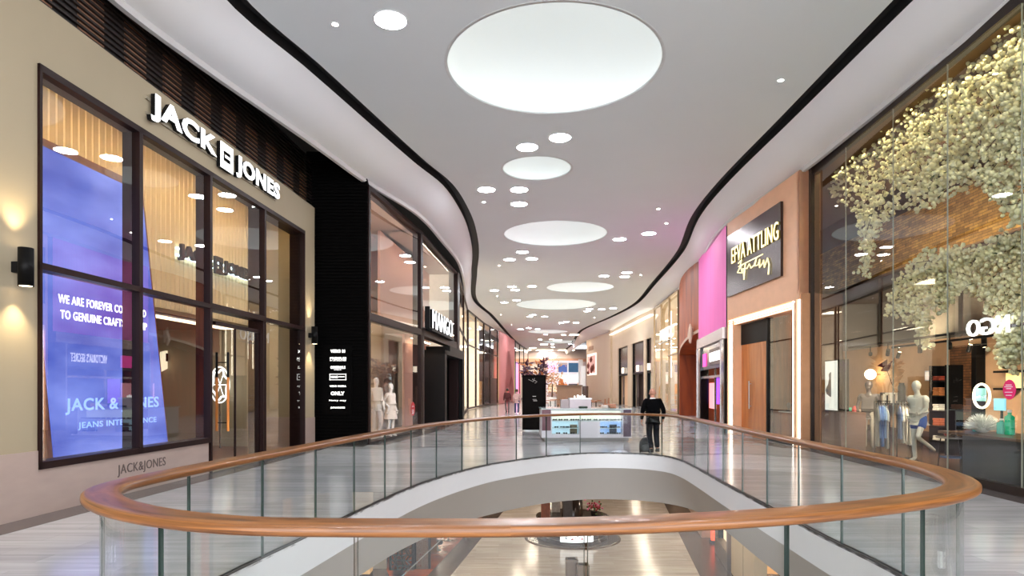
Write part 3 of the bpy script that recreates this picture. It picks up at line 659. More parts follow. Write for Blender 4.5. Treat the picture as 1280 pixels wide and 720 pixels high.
def shelf_unit(fr, u0, u1, o0, o1, zs, label, m, goods, gl):
    e = empty('shelf_unit', fr.p((u0 + u1) / 2, (o0 + o1) / 2, 0), label, 'shelf')
    for a in (u0, u1 - .04):
        mb = MB(); mb.box(fr, a, a + .04, o0, o1, 0, zs[-1] + .4); mb.build('side_panel', m, e)
    mb = MB(); mb.box(fr, u0, u1, o0, o0 + .02, 0, zs[-1] + .4); mb.build('back_panel', m, e)
    for z in zs:
        mb = MB(); mb.box(fr, u0 + .04, u1 - .04, o0 + .02, o1, z - .03, z); mb.build('shelf', m, e)
    q = 0
    for si, z in enumerate(zs):
        u = u0 + .08; i = 0
        while u < u1 - .35:
            w_ = random.uniform(.2, .34); h_ = random.uniform(.08, .24); cl = goods[q % len(goods)]; q += 1
            mb = MB(); hh = max(2, int(h_ / .05))
            for k_ in range(hh): mb.box(fr, u, u + w_, o0 + .08, o1 - .04 - .01 * (k_ % 2), z + k_ * h_ / hh, z + (k_ + .9) * h_ / hh)
            i += 1
            tag(mb.build('folded_stack', mat('cloth_%d_%d_%d' % cl, cl, .85), bevel=.012), 'folded goods, %s from left, %s shelf up, %s' % (ordw[i - 1], ordw[si], gl), 'folded clothes', 'folded goods on shelves')
            u += w_ + .06
    return e
shelf_unit(J, J.u(206, -5), J.u(258, -5), -5.3, -4.85, (.5, 1.0, 1.5), 'dark shelf of folded clothes at the back of the store', mat('oxblood_panel', (70, 20, 18), .35), [(176, 120, 70), (120, 80, 60), (210, 190, 160), (90, 60, 50)], 'shelf at the back of the dark store')
e = empty('display_table', J.p(5.6, -3.4, 0), 'dark red display table in the store behind the glass door', 'table')
mb = MB(); mb.box(J, 4.9, 6.6, -3.9, -3.0, .78, .85); mb.build('table_top', mat('oxblood_panel'), e)
mb = MB(); mb.box(J, 5.0, 6.5, -3.8, -3.1, 0, .78); mb.build('table_base', mat('oxblood_panel'), e)
# dark floor border along the left shops
mb = MB(); mb.box(J, -12, 10.0, 0, .5, 0, .004); structure(mb.build('trim_9', M_border))
# ================================================================ black ribbed wall with brand directory
K = Frame(-6.1, 19.2, -4.43, 19.2)
mb = MB(); mb.box(K, -.2, K.len, -.3, -.05, 0, 9.0); structure(mb.build('wall_left_black', mat('black_wall', (9, 8, 8), .7, spec=.02)))
mb = MB()
for k in range(88): mb.box(K, -.2, K.len, -.05, 0, .02 + k * .1, .02 + k * .1 + .055)
rb = mb.build('ribbed_cladding', mat('black_rib', (9, 8, 8), .7, spec=.02)); tag(rb, 'black horizontally ribbed cladding between the beige store and the mannequin window', 'wall cladding')
e = empty('brand_directory_sign', K.pp(422, 520), 'black panel listing eight white illuminated brand names', 'sign')
ka, kb = K.u(408), K.u(436)
mb = MB(); mb.box(K, ka - .1, kb + .1, 0, .03, K.z(422, 518), K.z(422, 432)); mb.build('panel', mat('black_rib'), e)
for s, x0, x1, y0, y1, bd in (('VERO M', 413.5, 431.5, 441, 437, .03), ('PREMIUM', 413, 433, 449.5, 446.5, .02), ('BY JACK&JONES', 413, 433, 451.6, 450.4, 0), ('ORIGINALS', 413.5, 432, 461, 457.5, .03), ('JACK&JONES', 418, 427, 462.8, 461.8, 0), ('CORE', 414, 421, 472.4, 470, .02), ('JACK&JONES', 423, 431, 472, 470.4, 0), ('VERO MODA', 412.5, 433, 483.8, 481.6, .02), ('ONLY', 414, 431, 494, 489.5, .04), ('Noisy may', 412, 433, 502, 499.5, 0), ('JUNAROSE', 413.5, 431.5, 511, 508.5, .03)):
    mb = MB(); text(mb, s, K, K.u(x0), K.u(x1), K.z(422, y0), K.z(422, y1), .031, .01, 0, bd); mb.build('brand_name', M_litwhite, e, fix=False)
mb = MB()
for a in ((412.5, 433, 468, 467.4), (412.5, 433, 475, 474.4), (412.5, 413.1, 475, 467.4), (432.4, 433, 475, 467.4), (421.8, 422.2, 473, 469.6)): mb.box(K, K.u(a[0]), K.u(a[1]), .031, .04, K.z(422, a[2]), K.z(422, a[3]))
mb.build('name_box', M_litwhite, e)
mb = MB(); mb.box(K, 0, K.len, 0, .5, 0, .004); structure(mb.build('trim_10', M_border))
# ================================================================ mannequin store
M1 = Frame(-4.43, 19.3, -3.62, 25); M2 = Frame(-3.62, 25, -2.95, 34.5)
window(M1, 0, M1.len, .02, 8.0, fin=.3, bars=(), mull=.3, botbar=.06, topbar=.14)
mb = MB(); mb.box(M1, 0, M1.len, -.25, .05, 3.85, 4.08); structure(mb.build('trim_11', M_bronze))
window(M2, 0, M2.len - .2, 4.1, 8.0, fin=.3, mull=.3, bars=())
mb = MB(); mb.box(M2, 0, M2.len, -.3, .06, 3.85, 4.1); mb.box(M2, 0, .35, -.3, .06, 0, 4.1); mb.box(M2, M2.len - .7, M2.len, -.4, .08, 0, 8.0); structure(mb.build('trim_12', M_bronze))
M_salm = mat('salmon_wall', (226, 172, 148), .65, var=.04); M_cream = mat('cream_wall', (228, 208, 186), .65, var=.04)
mb = MB(); mb.box(M1, .14, 13, -2.3, -2.2, 0, 4.0); structure(mb.build('wall_store_cream', M_cream))
mb = MB(); mb.box(M1, .14, 13, -2.3, -2.2, 4.0, 8.2); mb.box(M1, .14, .25, -2.3, -.3, 0, 8.2); mb.box(M2, -.2, M2.len, -1.7, -1.6, 4.0, 8.2); mb.box(M2, .35, 4.5, -.85, -.75, 0, 3.95); structure(mb.build('wall_store_salmon', M_salm))
mb = MB(); mb.box(M1, .14, M1.len, -2.3, -.3, 8.0, 8.2); mb.box(M1, M1.len, 12, -2.3, -1.5, 8.0, 8.2); mb.box(M2, -.2, M2.len, -1.7, -.3, 8.0, 8.2); mb.box(M1, .14, M1.len, -2.3, -.3, 3.92, 4.02); mb.box(M1, M1.len, 12, -2.3, -1.5, 3.92, 4.02); structure(mb.build('ceiling_store', M_cream))
led(M1, .5, 3.0, -1.7, -1.1, 3.91, 'bright light panel over the mannequins', mat('led_mid2', (255, 250, 240), .5, emit=(255, 232, 205), estr=3.2)); led(M1, .4, 5, -.36, -.305, 7.99, 'hidden light strip added to brighten the salmon upper room', mat('added_strip_led2', (255, 250, 240), .5, emit=(255, 226, 200), estr=48)); led(M2, .6, 8.5, -.36, -.305, 7.99, 'hidden light strip added behind the upper panes over the store name', mat('added_strip_led2', (255, 250, 240), .5, emit=(255, 226, 200), estr=48))  # both upper strips are added light, hidden behind the top frames
led(M2, .6, 4.0, -.6, -.4, 3.84, 'light strip over the salmon entrance wall')
e = empty('entrance_portal', M2.p(6.4, 0, 0), 'black box portal around the entrance under the white store name', 'portal')
mb = MB(); ue0, ue1 = M2.u(548), M2.u(573)
mb.box(M2, ue0, ue0 + .5, -1.4, .3, 0, 3.5); mb.box(M2, ue1 - .4, ue1, -1.4, .3, 0, 3.5); mb.box(M2, ue0, ue1, -1.4, .3, 3.3, 3.5); mb.box(M2, ue0 + 1.4, ue1, -1.4, .3, 3.5, 3.75); mb.build('portal_frame', M_black, e)
mb = MB(); mb.box(M2, ue0, ue1, -1.5, -1.4, 0, 3.5); mb.build('inner_door', mat('oxblood_dark', (30, 16, 14), .5), e)
e = empty('store_sign', M2.p(3, .1, 4.2), 'white illuminated five-letter store name above the black entrance portal', 'sign')
a, b_ = M2.u(543, .3), M2.u(567, .3)
mb = MB(); text(mb, 'MANGO', M2, a, b_, 4.25, 5.05, .22, .03, 0, -.008); mb.build('lettering', mat('sign_face_white'), e, fix=False)
mb = MB(); text(mb, 'MANGO', M2, a, b_, 4.25, 5.05, .1, .115, 0, -.008); mb.build('letter_return', M_black, e, fix=False)
mb = MB(); mb.box(M2, a - .5, a - .42, 0, .2, 4.1, 5.1); mb.build('side_blade', M_black, e); mb = MB(); mb.box(M2, a - .5, b_ + .2, 0, .3, 4.1, 4.2); mb.build('base_rail', M_black, e)
c = M1.pp(516, 511, .0)
mb = MB(); mb.prism([c + M1.d * .26 * math.cos(t * PI / 14) + Vector((0, 0, .26 * math.sin(t * PI / 14))) for t in range(28)], M1.n * .006); e = mb.build('window_sticker', mat('red_sticker', (200, 24, 40), .4)); tag(e, 'round red sale sticker on the mannequin window', 'sticker')
mb = MB(); uc = M1.u(516); zc = c.z; text(mb, '50', M1, uc - .15, uc + .11, zc - .2, zc - .02, .007, .004, 0, .02); text(mb, 'UP TO', M1, uc - .12, uc + .12, zc + .06, zc + .12, .007, .004); mb.build('sticker_text', M_white, e, fix=False)
e = empty('wire_garland', M1.pp(485, 455, -2.0), 'loose wire decoration running along the cream back wall above the mannequins', 'decoration')
mb = MB()
for k in range(7): mb.tube([M1.p(1.2 + .5 * k + .28 * math.cos(t * .7 + k), -2.1 + .08 * math.sin(t), M1.z(485, 446, -2.1) + .16 * math.sin(t * 1.1 + k)) for t in range(10)], .010, 4)
mb.build('wire', mat('taupe_wire', (150, 128, 112), .6), e)
mb = MB(); mb.box(M1, .3, M1.len - .3, -2.1, -.35, .006, .1); tag(mb.build('display_platform', M_cream), 'low cream platform under the two window mannequins', 'platform')
mb = MB(); mb.tube([M2.p(1.2, -.6, .0), M2.p(1.2, -.6, 2.1), M2.p(2.6, -.6, 2.1), M2.p(2.6, -.6, 0)], .02, 6); mb.tube([M2.p(1.2, -.6, 1.0), M2.p(2.6, -.6, 1.0)], .015, 6); tag(mb.build('clothes_rail', M_black), 'slim black metal rail frame against the salmon entrance wall', 'clothes rail')
mb = MB(); mb.box(M1, 0, M1.len, 0, .55, 0, .004); structure(mb.build('trim_13', M_border)); mb = MB(); mb.box(M2, 0, M2.len, 0, .55, 0, .004); structure(mb.build('trim_14', M_border))
# ================================================================ far left shops
def fin_window(fr, u0, u1, mt=None, z1=8.0, mw=.3): return window(fr, u0, u1, .05, z1, fin=.07, mull=mw * .8, mt=mt or M_bronze, botbar=.12, bars=(5.2,), gl=M_farglass)
A0 = Frame(-2.95, 34.6, -3.5, 49.6); A1 = Frame(-3.5, 50, -2.67, 60); A2 = Frame(-2.67, 60, -1.55, 68.5); A3 = Frame(-1.45, 69, .35, 83.5); A4 = Frame(.45, 84, 2.7, 105)
fin_window(A0, 0, 7.2); fin_window(A0, 7.2, A0.len)
for a, b_ in ((0, .45), (.45, 1)): fin_window(A1, a * A1.len, b_ * A1.len, mw=.5)
for a, b_ in ((0, .42), (.42, 1)): fin_window(A2, a * A2.len, b_ * A2.len, mw=.5)
M_lit = mat('glow_painted_wall', (240, 226, 206), .6, emit=(255, 238, 210), estr=.3)  # emission puts the lamplight of the far shops into the wall colour
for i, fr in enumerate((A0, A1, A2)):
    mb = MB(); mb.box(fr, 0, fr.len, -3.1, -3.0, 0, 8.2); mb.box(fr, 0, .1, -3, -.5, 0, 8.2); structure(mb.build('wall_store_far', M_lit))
    mb = MB(); mb.box(fr, 0, fr.len, -3.1, -.5, 8.1, 8.2); structure(mb.build('ceiling_store', M_cream))
    for k in range(3): led(fr, .6 + k * 3, 2.6 + k * 3, -2.4, -1.2, 8.1 if k % 2 else 5.6, 'white light panel, %s along the %s far-left shop window' % (ordw[k], ordw[i]), M_led)
    for k, (u, wz, cl) in enumerate(((1.2, 2.2, (214, 178, 120)), (3.6, 1.5, (240, 230, 220)), (6.2, 2.4, (196, 150, 90)))):
        if u > fr.len - 1: continue
        e = empty('display_cabinet', fr.p(u, -1.8, 0), '%s display cabinet in the %s far-left shop window' % (['tall golden', 'low white', 'tall amber'][k], ordw[i]), 'cabinet')
        mb = MB(); mb.box(fr, u - .55, u + .55, -2.2, -1.4, 0, .12); mb.box(fr, u - .55, u - .5, -2.2, -1.4, 0, wz); mb.box(fr, u + .5, u + .55, -2.2, -1.4, 0, wz); mb.box(fr, u - .55, u + .55, -2.2, -2.15, 0, wz); mb.box(fr, u - .55, u + .55, -2.2, -1.4, wz, wz + .06); mb.build('cabinet_body', mat('cab_%d' % cl[0], cl, .5), e)
        for z in (.6, 1.1): mb = MB(); mb.box(fr, u - .5, u + .5, -2.15, -1.42, z, z + .03); mb.build('shelf', M_white, e)
# pink wall with pointed arch
M_pink = mat('rose_wall', (214, 132, 130), .6, var=.04)
e = empty('wall_left_rose', A3.p(6, 0, 0), kind='structure')
ax, bx_ = A3.u(631), A3.u(642.5); zt = 6.3; arch = []
mid = ax + (bx_ - ax) * .35
for k in range(9): q = k / 8; arch.append((ax + (mid - ax) * q ** 1.6, zt * math.sin(q * PI / 2) if k else 0))
for k in range(1, 9): q = k / 8; arch.append((mid + (bx_ - mid) * (q ** .75), zt * math.cos(q * PI / 2) ** .9 if k < 8 else 0))
outer = [(0, 0)] + arch + [(A3.len, 0), (A3.len, 8.1), (0, 8.1)]
mb = MB(); bm = bmesh.new(); vs = [bm.verts.new(A3.p(u, 0, z)) for u, z in outer]; f = bm.faces.new(vs); bmesh.ops.triangulate(bm, faces=[f]); bm.verts.index_update()
mb.add([v.co.copy() for v in bm.verts], [tuple(v.index for v in f.verts) for f in bm.faces]); bm.free()
mb.grid([[tuple(A3.p(u, 0, z)), tuple(A3.p(u, -.7, z))] for u, z in arch]); mb.build('wall_panel', M_pink, e)
mb = MB(); mb.box(A3, ax - .3, bx_ + .3, -3, -2.9, 0, 7); mb.build('arch_back', mat('dark_rose', (40, 14, 16), .7), e)
mb = MB(); mb.box(A3, ax + 1.5, bx_ - .3, -2.8, -2.2, 0, 3.0); tag(mb.build('dark_doorway', M_black), 'black doorway deep inside the pointed rose arch', 'doorway')
fin_window(A4, 0, 6); fin_window(A4, 6, 13); fin_window(A4, 13, A4.len)
mb = MB(); mb.box(A4, 0, A4.len, -3, -2.9, 0, 8.2); structure(mb.build('wall_store_far', M_cream))
for k, cl in enumerate(((255, 60, 90), (250, 210, 120), (150, 200, 120), (240, 160, 250), (255, 120, 160))):
    mb = MB(); mb.box(A4, .6 + 4 * k, 2.8 + 4 * k, -1.2, -1.1, .0, 5.8); tag(mb.build('light_box', mat('lightbox_%d' % k, cl, .5, emit=cl, estr=.75, var=.3, scale=1.2)), '%s glowing poster in the farthest left shop window' % ['red', 'yellow', 'green', 'violet', 'pink'][k], 'light box')
for fr in (A0, A1, A2, A3, A4):
    mb = MB(); mb.box(fr, 0, fr.len, 0, .7, 0, .004); structure(mb.build('trim_15', M_border))
# ================================================================ figures
def figure(name, label, cat, loc, face, h, skin_m, pose=None, wear=(), group=None, hair=None, features=True, lean=0.0, fem=False, bulk=1.0):
    """one continuous body grown along a skeleton; clothes are shells over it. face: heading in radians (0 = looking along +y)"""
    J_ = {'pelvis': (0, 0, .94), 'waist': (0, .005, 1.07), 'chest': (0, .015, 1.26), 'nb': (0, -.012, 1.42), 'neck': (0, 0, 1.49), 'jaw': (0, .022, 1.56), 'head': (0, .005, 1.64), 'crown': (0, 0, 1.69), 'nose': (0, .115, 1.60)}
    for s, sg in (('r', 1), ('l', -1)):
        J_.update({'sh' + s: (sg * .175, -.01, 1.395), 'el' + s: (sg * .235, -.035, 1.12), 'wr' + s: (sg * .24, .04, .89), 'pa' + s: (sg * .238, .06, .82), 'hi' + s: (sg * .095, 0, .9), 'kn' + s: (sg * .105, .02, .49), 'an' + s: (sg * .11, -.03, .085), 'to' + s: (sg * .125, .15, .035), 'ear' + s: (sg * .092, -.005, 1.61)})
    if pose: J_.update(pose)
    w_ = (.9 if fem else 1.0) * bulk
    if bulk != 1.0:
        for n in J_:
            if n[:2] in ('sh', 'el', 'wr', 'pa'): J_[n] = (J_[n][0] * (1 + (bulk - 1) * 1.3), J_[n][1], J_[n][2])
    R_ = {'pelvis': (.145 * w_, .11 * w_), 'waist': (.128 * w_, .10), 'chest': (.15 * w_, .112), 'nb': .075 * w_, 'neck': .054 * w_, 'jaw': (.062, .072), 'head': (.084, .10), 'crown': (.06, .07), 'nose': .014}
    for s in 'rl': R_.update({'sh' + s: .062 * w_, 'el' + s: .043 * w_, 'wr' + s: .028, 'pa' + s: (.024, .034), 'hi' + s: .085 * w_, 'kn' + s: .056 * w_, 'an' + s: .040, 'to' + s: .032, 'ear' + s: .016})
    k = h / 1.735; ca, sa = math.cos(face), math.sin(face); loc = Vector(loc)
    def W(p): 
        x, y, z = p; y += lean * max(0, z - .94)
        return loc + Vector((ca * x - sa * y, sa * x + ca * y, z)) * k
    def sc(r, m=1.0, a=0.0): return tuple(q * k * m + a for q in r) if isinstance(r, tuple) else r * k * m + a
    E = [('pelvis', 'waist'), ('waist', 'chest'), ('chest', 'nb'), ('nb', 'neck'), ('neck', 'jaw'), ('jaw', 'head'), ('head', 'crown')]
    for s in 'rl': E += [('chest', 'sh' + s), ('sh' + s, 'el' + s), ('el' + s, 'wr' + s), ('wr' + s, 'pa' + s), ('pelvis', 'hi' + s), ('hi' + s, 'kn' + s), ('kn' + s, 'an' + s), ('an' + s, 'to' + s)]
    nodes = {n: (W(J_[n]), sc(R_[n])) for n in J_ if n not in ('nose', 'earr', 'earl')}
    root = empty(name, loc, label, cat, group)
    vs, fs = skin(nodes, E, 'pelvis')
    mb = MB(); mb.add(vs, fs, 0, True)
    # face and ears, fingers
    hd = Vector(J_['head'])
    mb.ball(W(hd + Vector((0, .0, .0))), .094 * k, 18, 0, (.86, 1.06, 1.16)); mb.ball(W(hd + Vector((0, .028, -.065))), .066 * k, 14, 0, (.9, 1, .9))
    if features:
        for sg in (-1, 1):
            mb.ball(W(hd + Vector((sg * .088, -.012, -.03))), .022 * k, 8, 0, (.5, .8, 1.4)); mb.ball(W(hd + Vector((sg * .032, .083, -.012))), .013 * k, 8, 0)
        mb.tube([W(hd + Vector((0, .088, .0))), W(hd + Vector((0, .112, -.045)))], [.008 * k, .016 * k], 6); mb.ball(W(hd + Vector((0, .078, -.085))), .022 * k, 8, 0, (1.1, .6, .4))
    for s, sg in (('r', 1), ('l', -1)):
        pa, wr = Vector(J_['pa' + s]), Vector(J_['wr' + s]); t = (pa - wr).normalized(); fwd = Vector((0, 1, 0)) - t * t.y
        fwd = fwd.normalized() if fwd.length > .2 else Vector((1, 0, 0)); inn = Vector((-sg, 0, 0))
        for q, (f_, ln) in enumerate(((-.030, .062), (-.010, .076), (.010, .080), (.030, .072))):
            b = pa + t * .02 + fwd * f_
            mb.tube([W(b), W(b + t * ln * .5 + inn * .008), W(b + t * ln * .85 + inn * .028)], [.0095 * k, .009 * k, .007 * k], 6)
        b = wr + t * .035 + fwd * .03; mb.tube([W(b), W(b + fwd * .035 + t * .03), W(b + fwd * .04 + t * .06)], [.012 * k, .011 * k, .008 * k], 6)
    body = mb.build('body', skin_m, root, fix=False)
    for kind, m in wear:
        if kind == 'top':
            nd = {n: (W(J_[n]), sc(R_[n], 1.15, .010)) for n in ('pelvis', 'waist', 'chest', 'nb', 'shr', 'shl', 'elr', 'ell', 'wrr', 'wrl')}
            nd['pelvis'] = (W(J_['pelvis']), sc(R_['pelvis'], 1.06, .014)); nd['hem'] = (W(Vector(J_['pelvis']) - Vector((0, 0, .09))), sc(R_['pelvis'], 1.02, .014)); nd['nb'] = (W(Vector(J_['nb']) + Vector((0, 0, .02))), .096 * bulk * k)
            ed = [('hem', 'pelvis'), ('pelvis', 'waist'), ('waist', 'chest'), ('chest', 'nb')] + [e for s in 'rl' for e in (('chest', 'sh' + s), ('sh' + s, 'el' + s), ('el' + s, 'wr' + s))]; rt = 'pelvis'; nm = 'sweater'
        elif kind == 'tee':
            nd = {n: (W(J_[n]), sc(R_[n], 1.12, .008)) for n in ('pelvis', 'waist', 'chest', 'nb', 'shr', 'shl')}
            for s in 'rl': nd['m' + s] = (W(Vector(J_['sh' + s]).lerp(Vector(J_['el' + s]), .55)), .062 * k)
            nd['nb'] = (W(J_['nb']), .078 * k); nd['hem'] = (W(Vector(J_['pelvis']) - Vector((0, 0, .06))), sc(R_['pelvis'], 1.04, .012)); ed = [('hem', 'pelvis'), ('pelvis', 'waist'), ('waist', 'chest'), ('chest', 'nb')] + [e for s in 'rl' for e in (('chest', 'sh' + s), ('sh' + s, 'm' + s))]; rt = 'pelvis'; nm = 'shirt'
        elif kind in ('trousers', 'shorts'):
            q = 1.0 if kind == 'trousers' else .45
            nd = {'pelvis': (W(J_['pelvis']), sc(R_['pelvis'], 1.04, .010))}; nd['top'] = (W(Vector(J_['pelvis']).lerp(Vector(J_['waist']), .95)), sc(R_['waist'], 1.04, .012)); ed = [('top', 'pelvis')]
            for s in 'rl':
                nd['hi' + s] = (W(J_['hi' + s]), sc(R_['hi' + s], 1.1, .008)); ed.append(('pelvis', 'hi' + s))
                if kind == 'trousers':
                    nd['kn' + s] = (W(J_['kn' + s]), sc(R_['kn' + s], 1.22, .008)); nd['an' + s] = (W(Vector(J_['an' + s]).lerp(Vector(J_['kn' + s]), .04)), .070 * k); ed += [('hi' + s, 'kn' + s), ('kn' + s, 'an' + s)]
                else: nd['kn' + s] = (W(Vector(J_['hi' + s]).lerp(Vector(J_['kn' + s]), .5)), .092 * k); ed.append(('hi' + s, 'kn' + s))
            rt = 'pelvis'; nm = kind
        elif kind == 'skirt':
            mb = MB(); rows = []
            for q, rx, ry in ((1.06, .135, .11), (.94, .165, .135), (.75, .20, .17), (.58, .235, .20)): rows.append([W((rx * math.cos(2 * PI * j / 24) * (1 + .04 * math.sin(6 * PI * j / 12)), ry * math.sin(2 * PI * j / 24), q)) for j in range(24)])
            mb.grid(rows, close=True); mb.build('skirt', m, root, fix=False); continue
        elif kind == 'shoes':
            for s in 'rl':
                an, to = Vector(J_['an' + s]), Vector(J_['to' + s]); hl = an + (an - to).normalized() * .05 + Vector((0, 0, -.035))
                v2, f2 = skin({'h': (W(hl), .042 * k), 'a': (W(an - Vector((0, 0, .02))), .050 * k), 't': (W(to + (to - an).normalized() * .05), .040 * k)}, [('h', 'a'), ('a', 't')], 'a')
                mb = MB(); mb.add(v2, f2, 0, True); mb.build('shoe', m, root, fix=False)
            continue
        elif kind == 'collar':
            mb = MB(); c0 = Vector(J_['nb']) + Vector((0, 0, .045)); mb.grid([[W(c0 + Vector((rr * math.cos(a * PI / 8), rr * 1.05 * math.sin(a * PI / 8), zz))) for a in range(16)] for rr, zz in ((.078, -.02), (.070, .02), (.066, .02))], close=True); mb.build('shirt_collar', m, root, fix=False); continue
        elif kind == 'hair':
            mb = MB(); rows = []
            c0 = hd + Vector((0, -.012, .02))
            for q in range(7):
                t = PI / 2 * q / 6; rows.append([W(c0 + Vector((.094 * math.cos(t) * math.cos(2 * PI * j / 16), .112 * math.cos(t) * math.sin(2 * PI * j / 16), .105 * math.sin(t) - (.09 if (q == 0 and math.sin(2 * PI * j / 16) < .4) else 0)))) for j in range(16)])
            mb.grid(rows, close=True); mb.build('hair', m, root, fix=False); continue
        v2, f2 = skin(nd, ed, rt); mb = MB(); mb.add(v2, f2, 0, True); mb.build(nm, m, root, fix=False)
    return root
M_mann = mat('mannequin_white', (232, 222, 212), .4, var=.02)
# two window mannequins on the low platform
figure('mannequin', 'taller white mannequin in pale clothes, at the left of the cream window', 'mannequin', (gx(470, 20.6), 20.6, .1), PI * 1.28, 1.98, M_mann, {'wrl': (-.2, .1, .92), 'knl': (-.12, .08, .5)}, (('top', mat('ivory_cloth', (236, 220, 202), .85)), ('trousers', mat('ivory_cloth2', (222, 202, 184), .85))), 'window mannequins', features=False)
figure('mannequin', 'shorter white mannequin in a pale dress, right of the taller one in the cream window', 'mannequin', (gx(488.5, 21.3), 21.3, .1), PI * 1.35, 1.80, M_mann, {'elr': (.27, -.08, 1.14), 'wrr': (.2, .08, .98)}, (('tee', mat('ivory_cloth3', (230, 214, 198), .85)), ('skirt', mat('ivory_cloth3'))), 'window mannequins', features=False, fem=True)
# ================================================================ RIGHT: glass-fronted blossom shop
R = Frame(8.7, 18.3, 8.7 - .064 * 14, 4.3)
M_shopR = glass('tall_shop_glass', (238, 241, 234), 0.075)
seams = [R.u(x) for x in (1057, 1116, 1184, 1277)]
e = empty('window_%d' % 90, R.p(5, 0, 0), kind='structure')
edges = [0.0] + seams + [seams[-1] + 2.4, 14.0]
for i in range(len(edges) - 1):
    a, b_ = edges[i] + .006, edges[i + 1] - .006
    mb = MB(); mb.add([R.p(a, 0, .14), R.p(b_, 0, .14), R.p(b_, 0, 8.02), R.p(a, 0, 8.02)], [(0, 1, 2, 3)]); mb.build('pane', M_shopR, e, fix=False)
    if i: mb = MB(); mb.box(R, edges[i] - .005, edges[i] + .005, -.02, .004, .14, 8.02); mb.build('glass_joint', mat('pale_joint', (150, 152, 140), .4), e)
mb = MB(); mb.box(R, 0, 14, -.12, .03, 0, .15); mb.box(R, 0, 14, -.15, .02, 7.92, 8.2); mb.box(R, -.02, .16, -.2, .05, 0, 8.1); mb.build('window_frame', mat('umber_metal', (40, 28, 22), .4, .4), e)
mb = MB(); mb.box(R, 0, 14, 0, .42, 0, .004); structure(mb.build('trim_16', M_border))
OB = -3.3
zb0, zb1 = R.z(1047, 365, OB), R.z(1039, 315, OB)
M_dk = mat('umber_wall', (92, 66, 56), .6, var=.06)
for za_, zz_ in ((0, zb0), (zb1, 8.4)): mb = MB(); mb.box(R, -9, 14, OB - .2, OB, za_, zz_); structure(mb.build('wall_right_back', M_dk))
mb = MB(); mb.box(R, -9, 13.7, OB - .2, OB + .22, zb0 + .005, zb1 - .005); tag(mb.build('stacked_brick_band', brick_mat('gold_brick', (216, 168, 92), (146, 104, 54), (92, 66, 40), .34, .075, 1)), 'golden stacked-brick band high on the back wall behind the blossoms', 'brick wall')
mb = MB(); mb.box(R, -9, 14, OB, -.34, 8.08, 8.3); mb.box(R, -9, 14, -.34, -.15, 8.22, 8.3); structure(mb.build('ceiling_shop_right', mat('umber_ceiling', (116, 88, 64), .7)))
mb = MB(); mb.box(R, -9, 14, OB, -.15, 0, .012); structure(mb.build('floor_shop_right', wood_mat('dark_shop_floor', (70, 52, 44), (104, 80, 66), .25, stretch=(.4, 3, 1))))
mb = MB(); mb.box(R, 13.8, 14, OB, 0, 0, 8.2); structure(mb.build('wall_shop_near', M_dk))
# grey upper panels with black posts below the brick
for k, (x0, x1) in enumerate(((1020, 1098), (1104, 1198), (1204, 1300))):
    a, b_ = R.u(x0, OB + .1), R.u(x1, OB + .1); mb = MB(); mb.box(R, a, b_, OB + .02, OB + .1, R.z(1100, 433, OB + .1), zb0 - .05)
    tag(mb.build('wall_panel', mat('smoke_panel', (92, 84, 74), .35)), 'smoke grey wall panel under the brick band, %s from the pink panel side' % ordw[k], 'wall panel', 'smoke grey wall panels')
mb = MB(); zz = R.z(1100, 433, OB); mb.box(R, -6, 14, OB, OB + .03, .5, zz); tag(mb.build('warm_wall_panel', mat('clay_panel', (196, 156, 122), .6, var=.1, scale=3)), 'warm clay back wall behind the mannequins and clothes', 'wall panel')
a, b_ = R.u(1190, OB + .1), R.u(1222, OB + .1); mb = MB(); mb.box(R, a, b_, OB + .035, OB + .16, .012, R.z(1200, 433, OB)); tag(mb.build('brick_pier', brick_mat('brown_brick', (120, 76, 44), (86, 52, 32), (40, 26, 18), .3, .07, 1)), 'brown brick pier on the back wall beside the ring light', 'pillar')
mb = MB(); mb.box(R, b_, b_ + .18, OB + .03, OB + .25, 0, R.z(1200, 433, OB)); tag(mb.build('black_post', M_black), 'black square post right of the brown brick pier', 'post')
# track and spots
mb = MB(); zt_ = R.z(1150, 424, -1.0); mb.box(R, .2, 13, -1.03, -.97, zt_, zt_ + .05); tr = tag(mb.build('lighting_track', M_black), 'black lighting track crossing the blossom shop above the mannequins', 'lighting track')
mb = MB(); mb.box(R, .2, 12, -2.23, -2.17, zt_, zt_ + .05); tag(mb.build('lighting_track', M_black), 'second black lighting track added nearer the back wall to carry the brick uplights', 'lighting track')  # track added only to hold the upward spots
M_spotw = mat('spot_glow', (255, 240, 210), .4, emit=(255, 222, 170), estr=40)
def spot(u, o, z, aim, en, label, ang=1.5):
    e = empty('track_spotlight', R.p(u, o, z - .3), label, 'spotlight', 'spotlights in the blossom shop'); p = R.p(u, o, z - .22); t = (Vector(aim) - p).normalized()
    mb = MB(); mb.tube([R.p(u, o, z), p], .012, 6); mb.build('stem', M_black, e)
    mb = MB(); mb.tube([p - t * .08, p + t * .1], .048, 12); mb.build('spot_head', M_black, e); mb = MB(); mb.tube([p + t * .1, p + t * .105], .04, 12); mb.build('lens', M_spotw, e)
    l = bpy.data.lights.new('spot_beam', 'SPOT'); l.energy = en; l.spot_size = ang; l.spot_blend = .6; l.color = (1, .86, .66); l.shadow_soft_size = .05
    lo = bpy.data.objects.new('spot_beam', l); COL.objects.link(lo); lo.location = p + t * .13; lo.rotation_euler = (-t).to_track_quat('Z', 'Y').to_euler()
spot(R.u(1088, -1.0), -1.0, zt_, R.pp(1088, 470, OB), 90, 'track spotlight over the glowing clay wall', 1.1)
spot(R.u(1110, -1), -1.0, zt_, R.pp(1095, 540, -1.5), 160, 'track spotlight aimed at the grey mannequin')
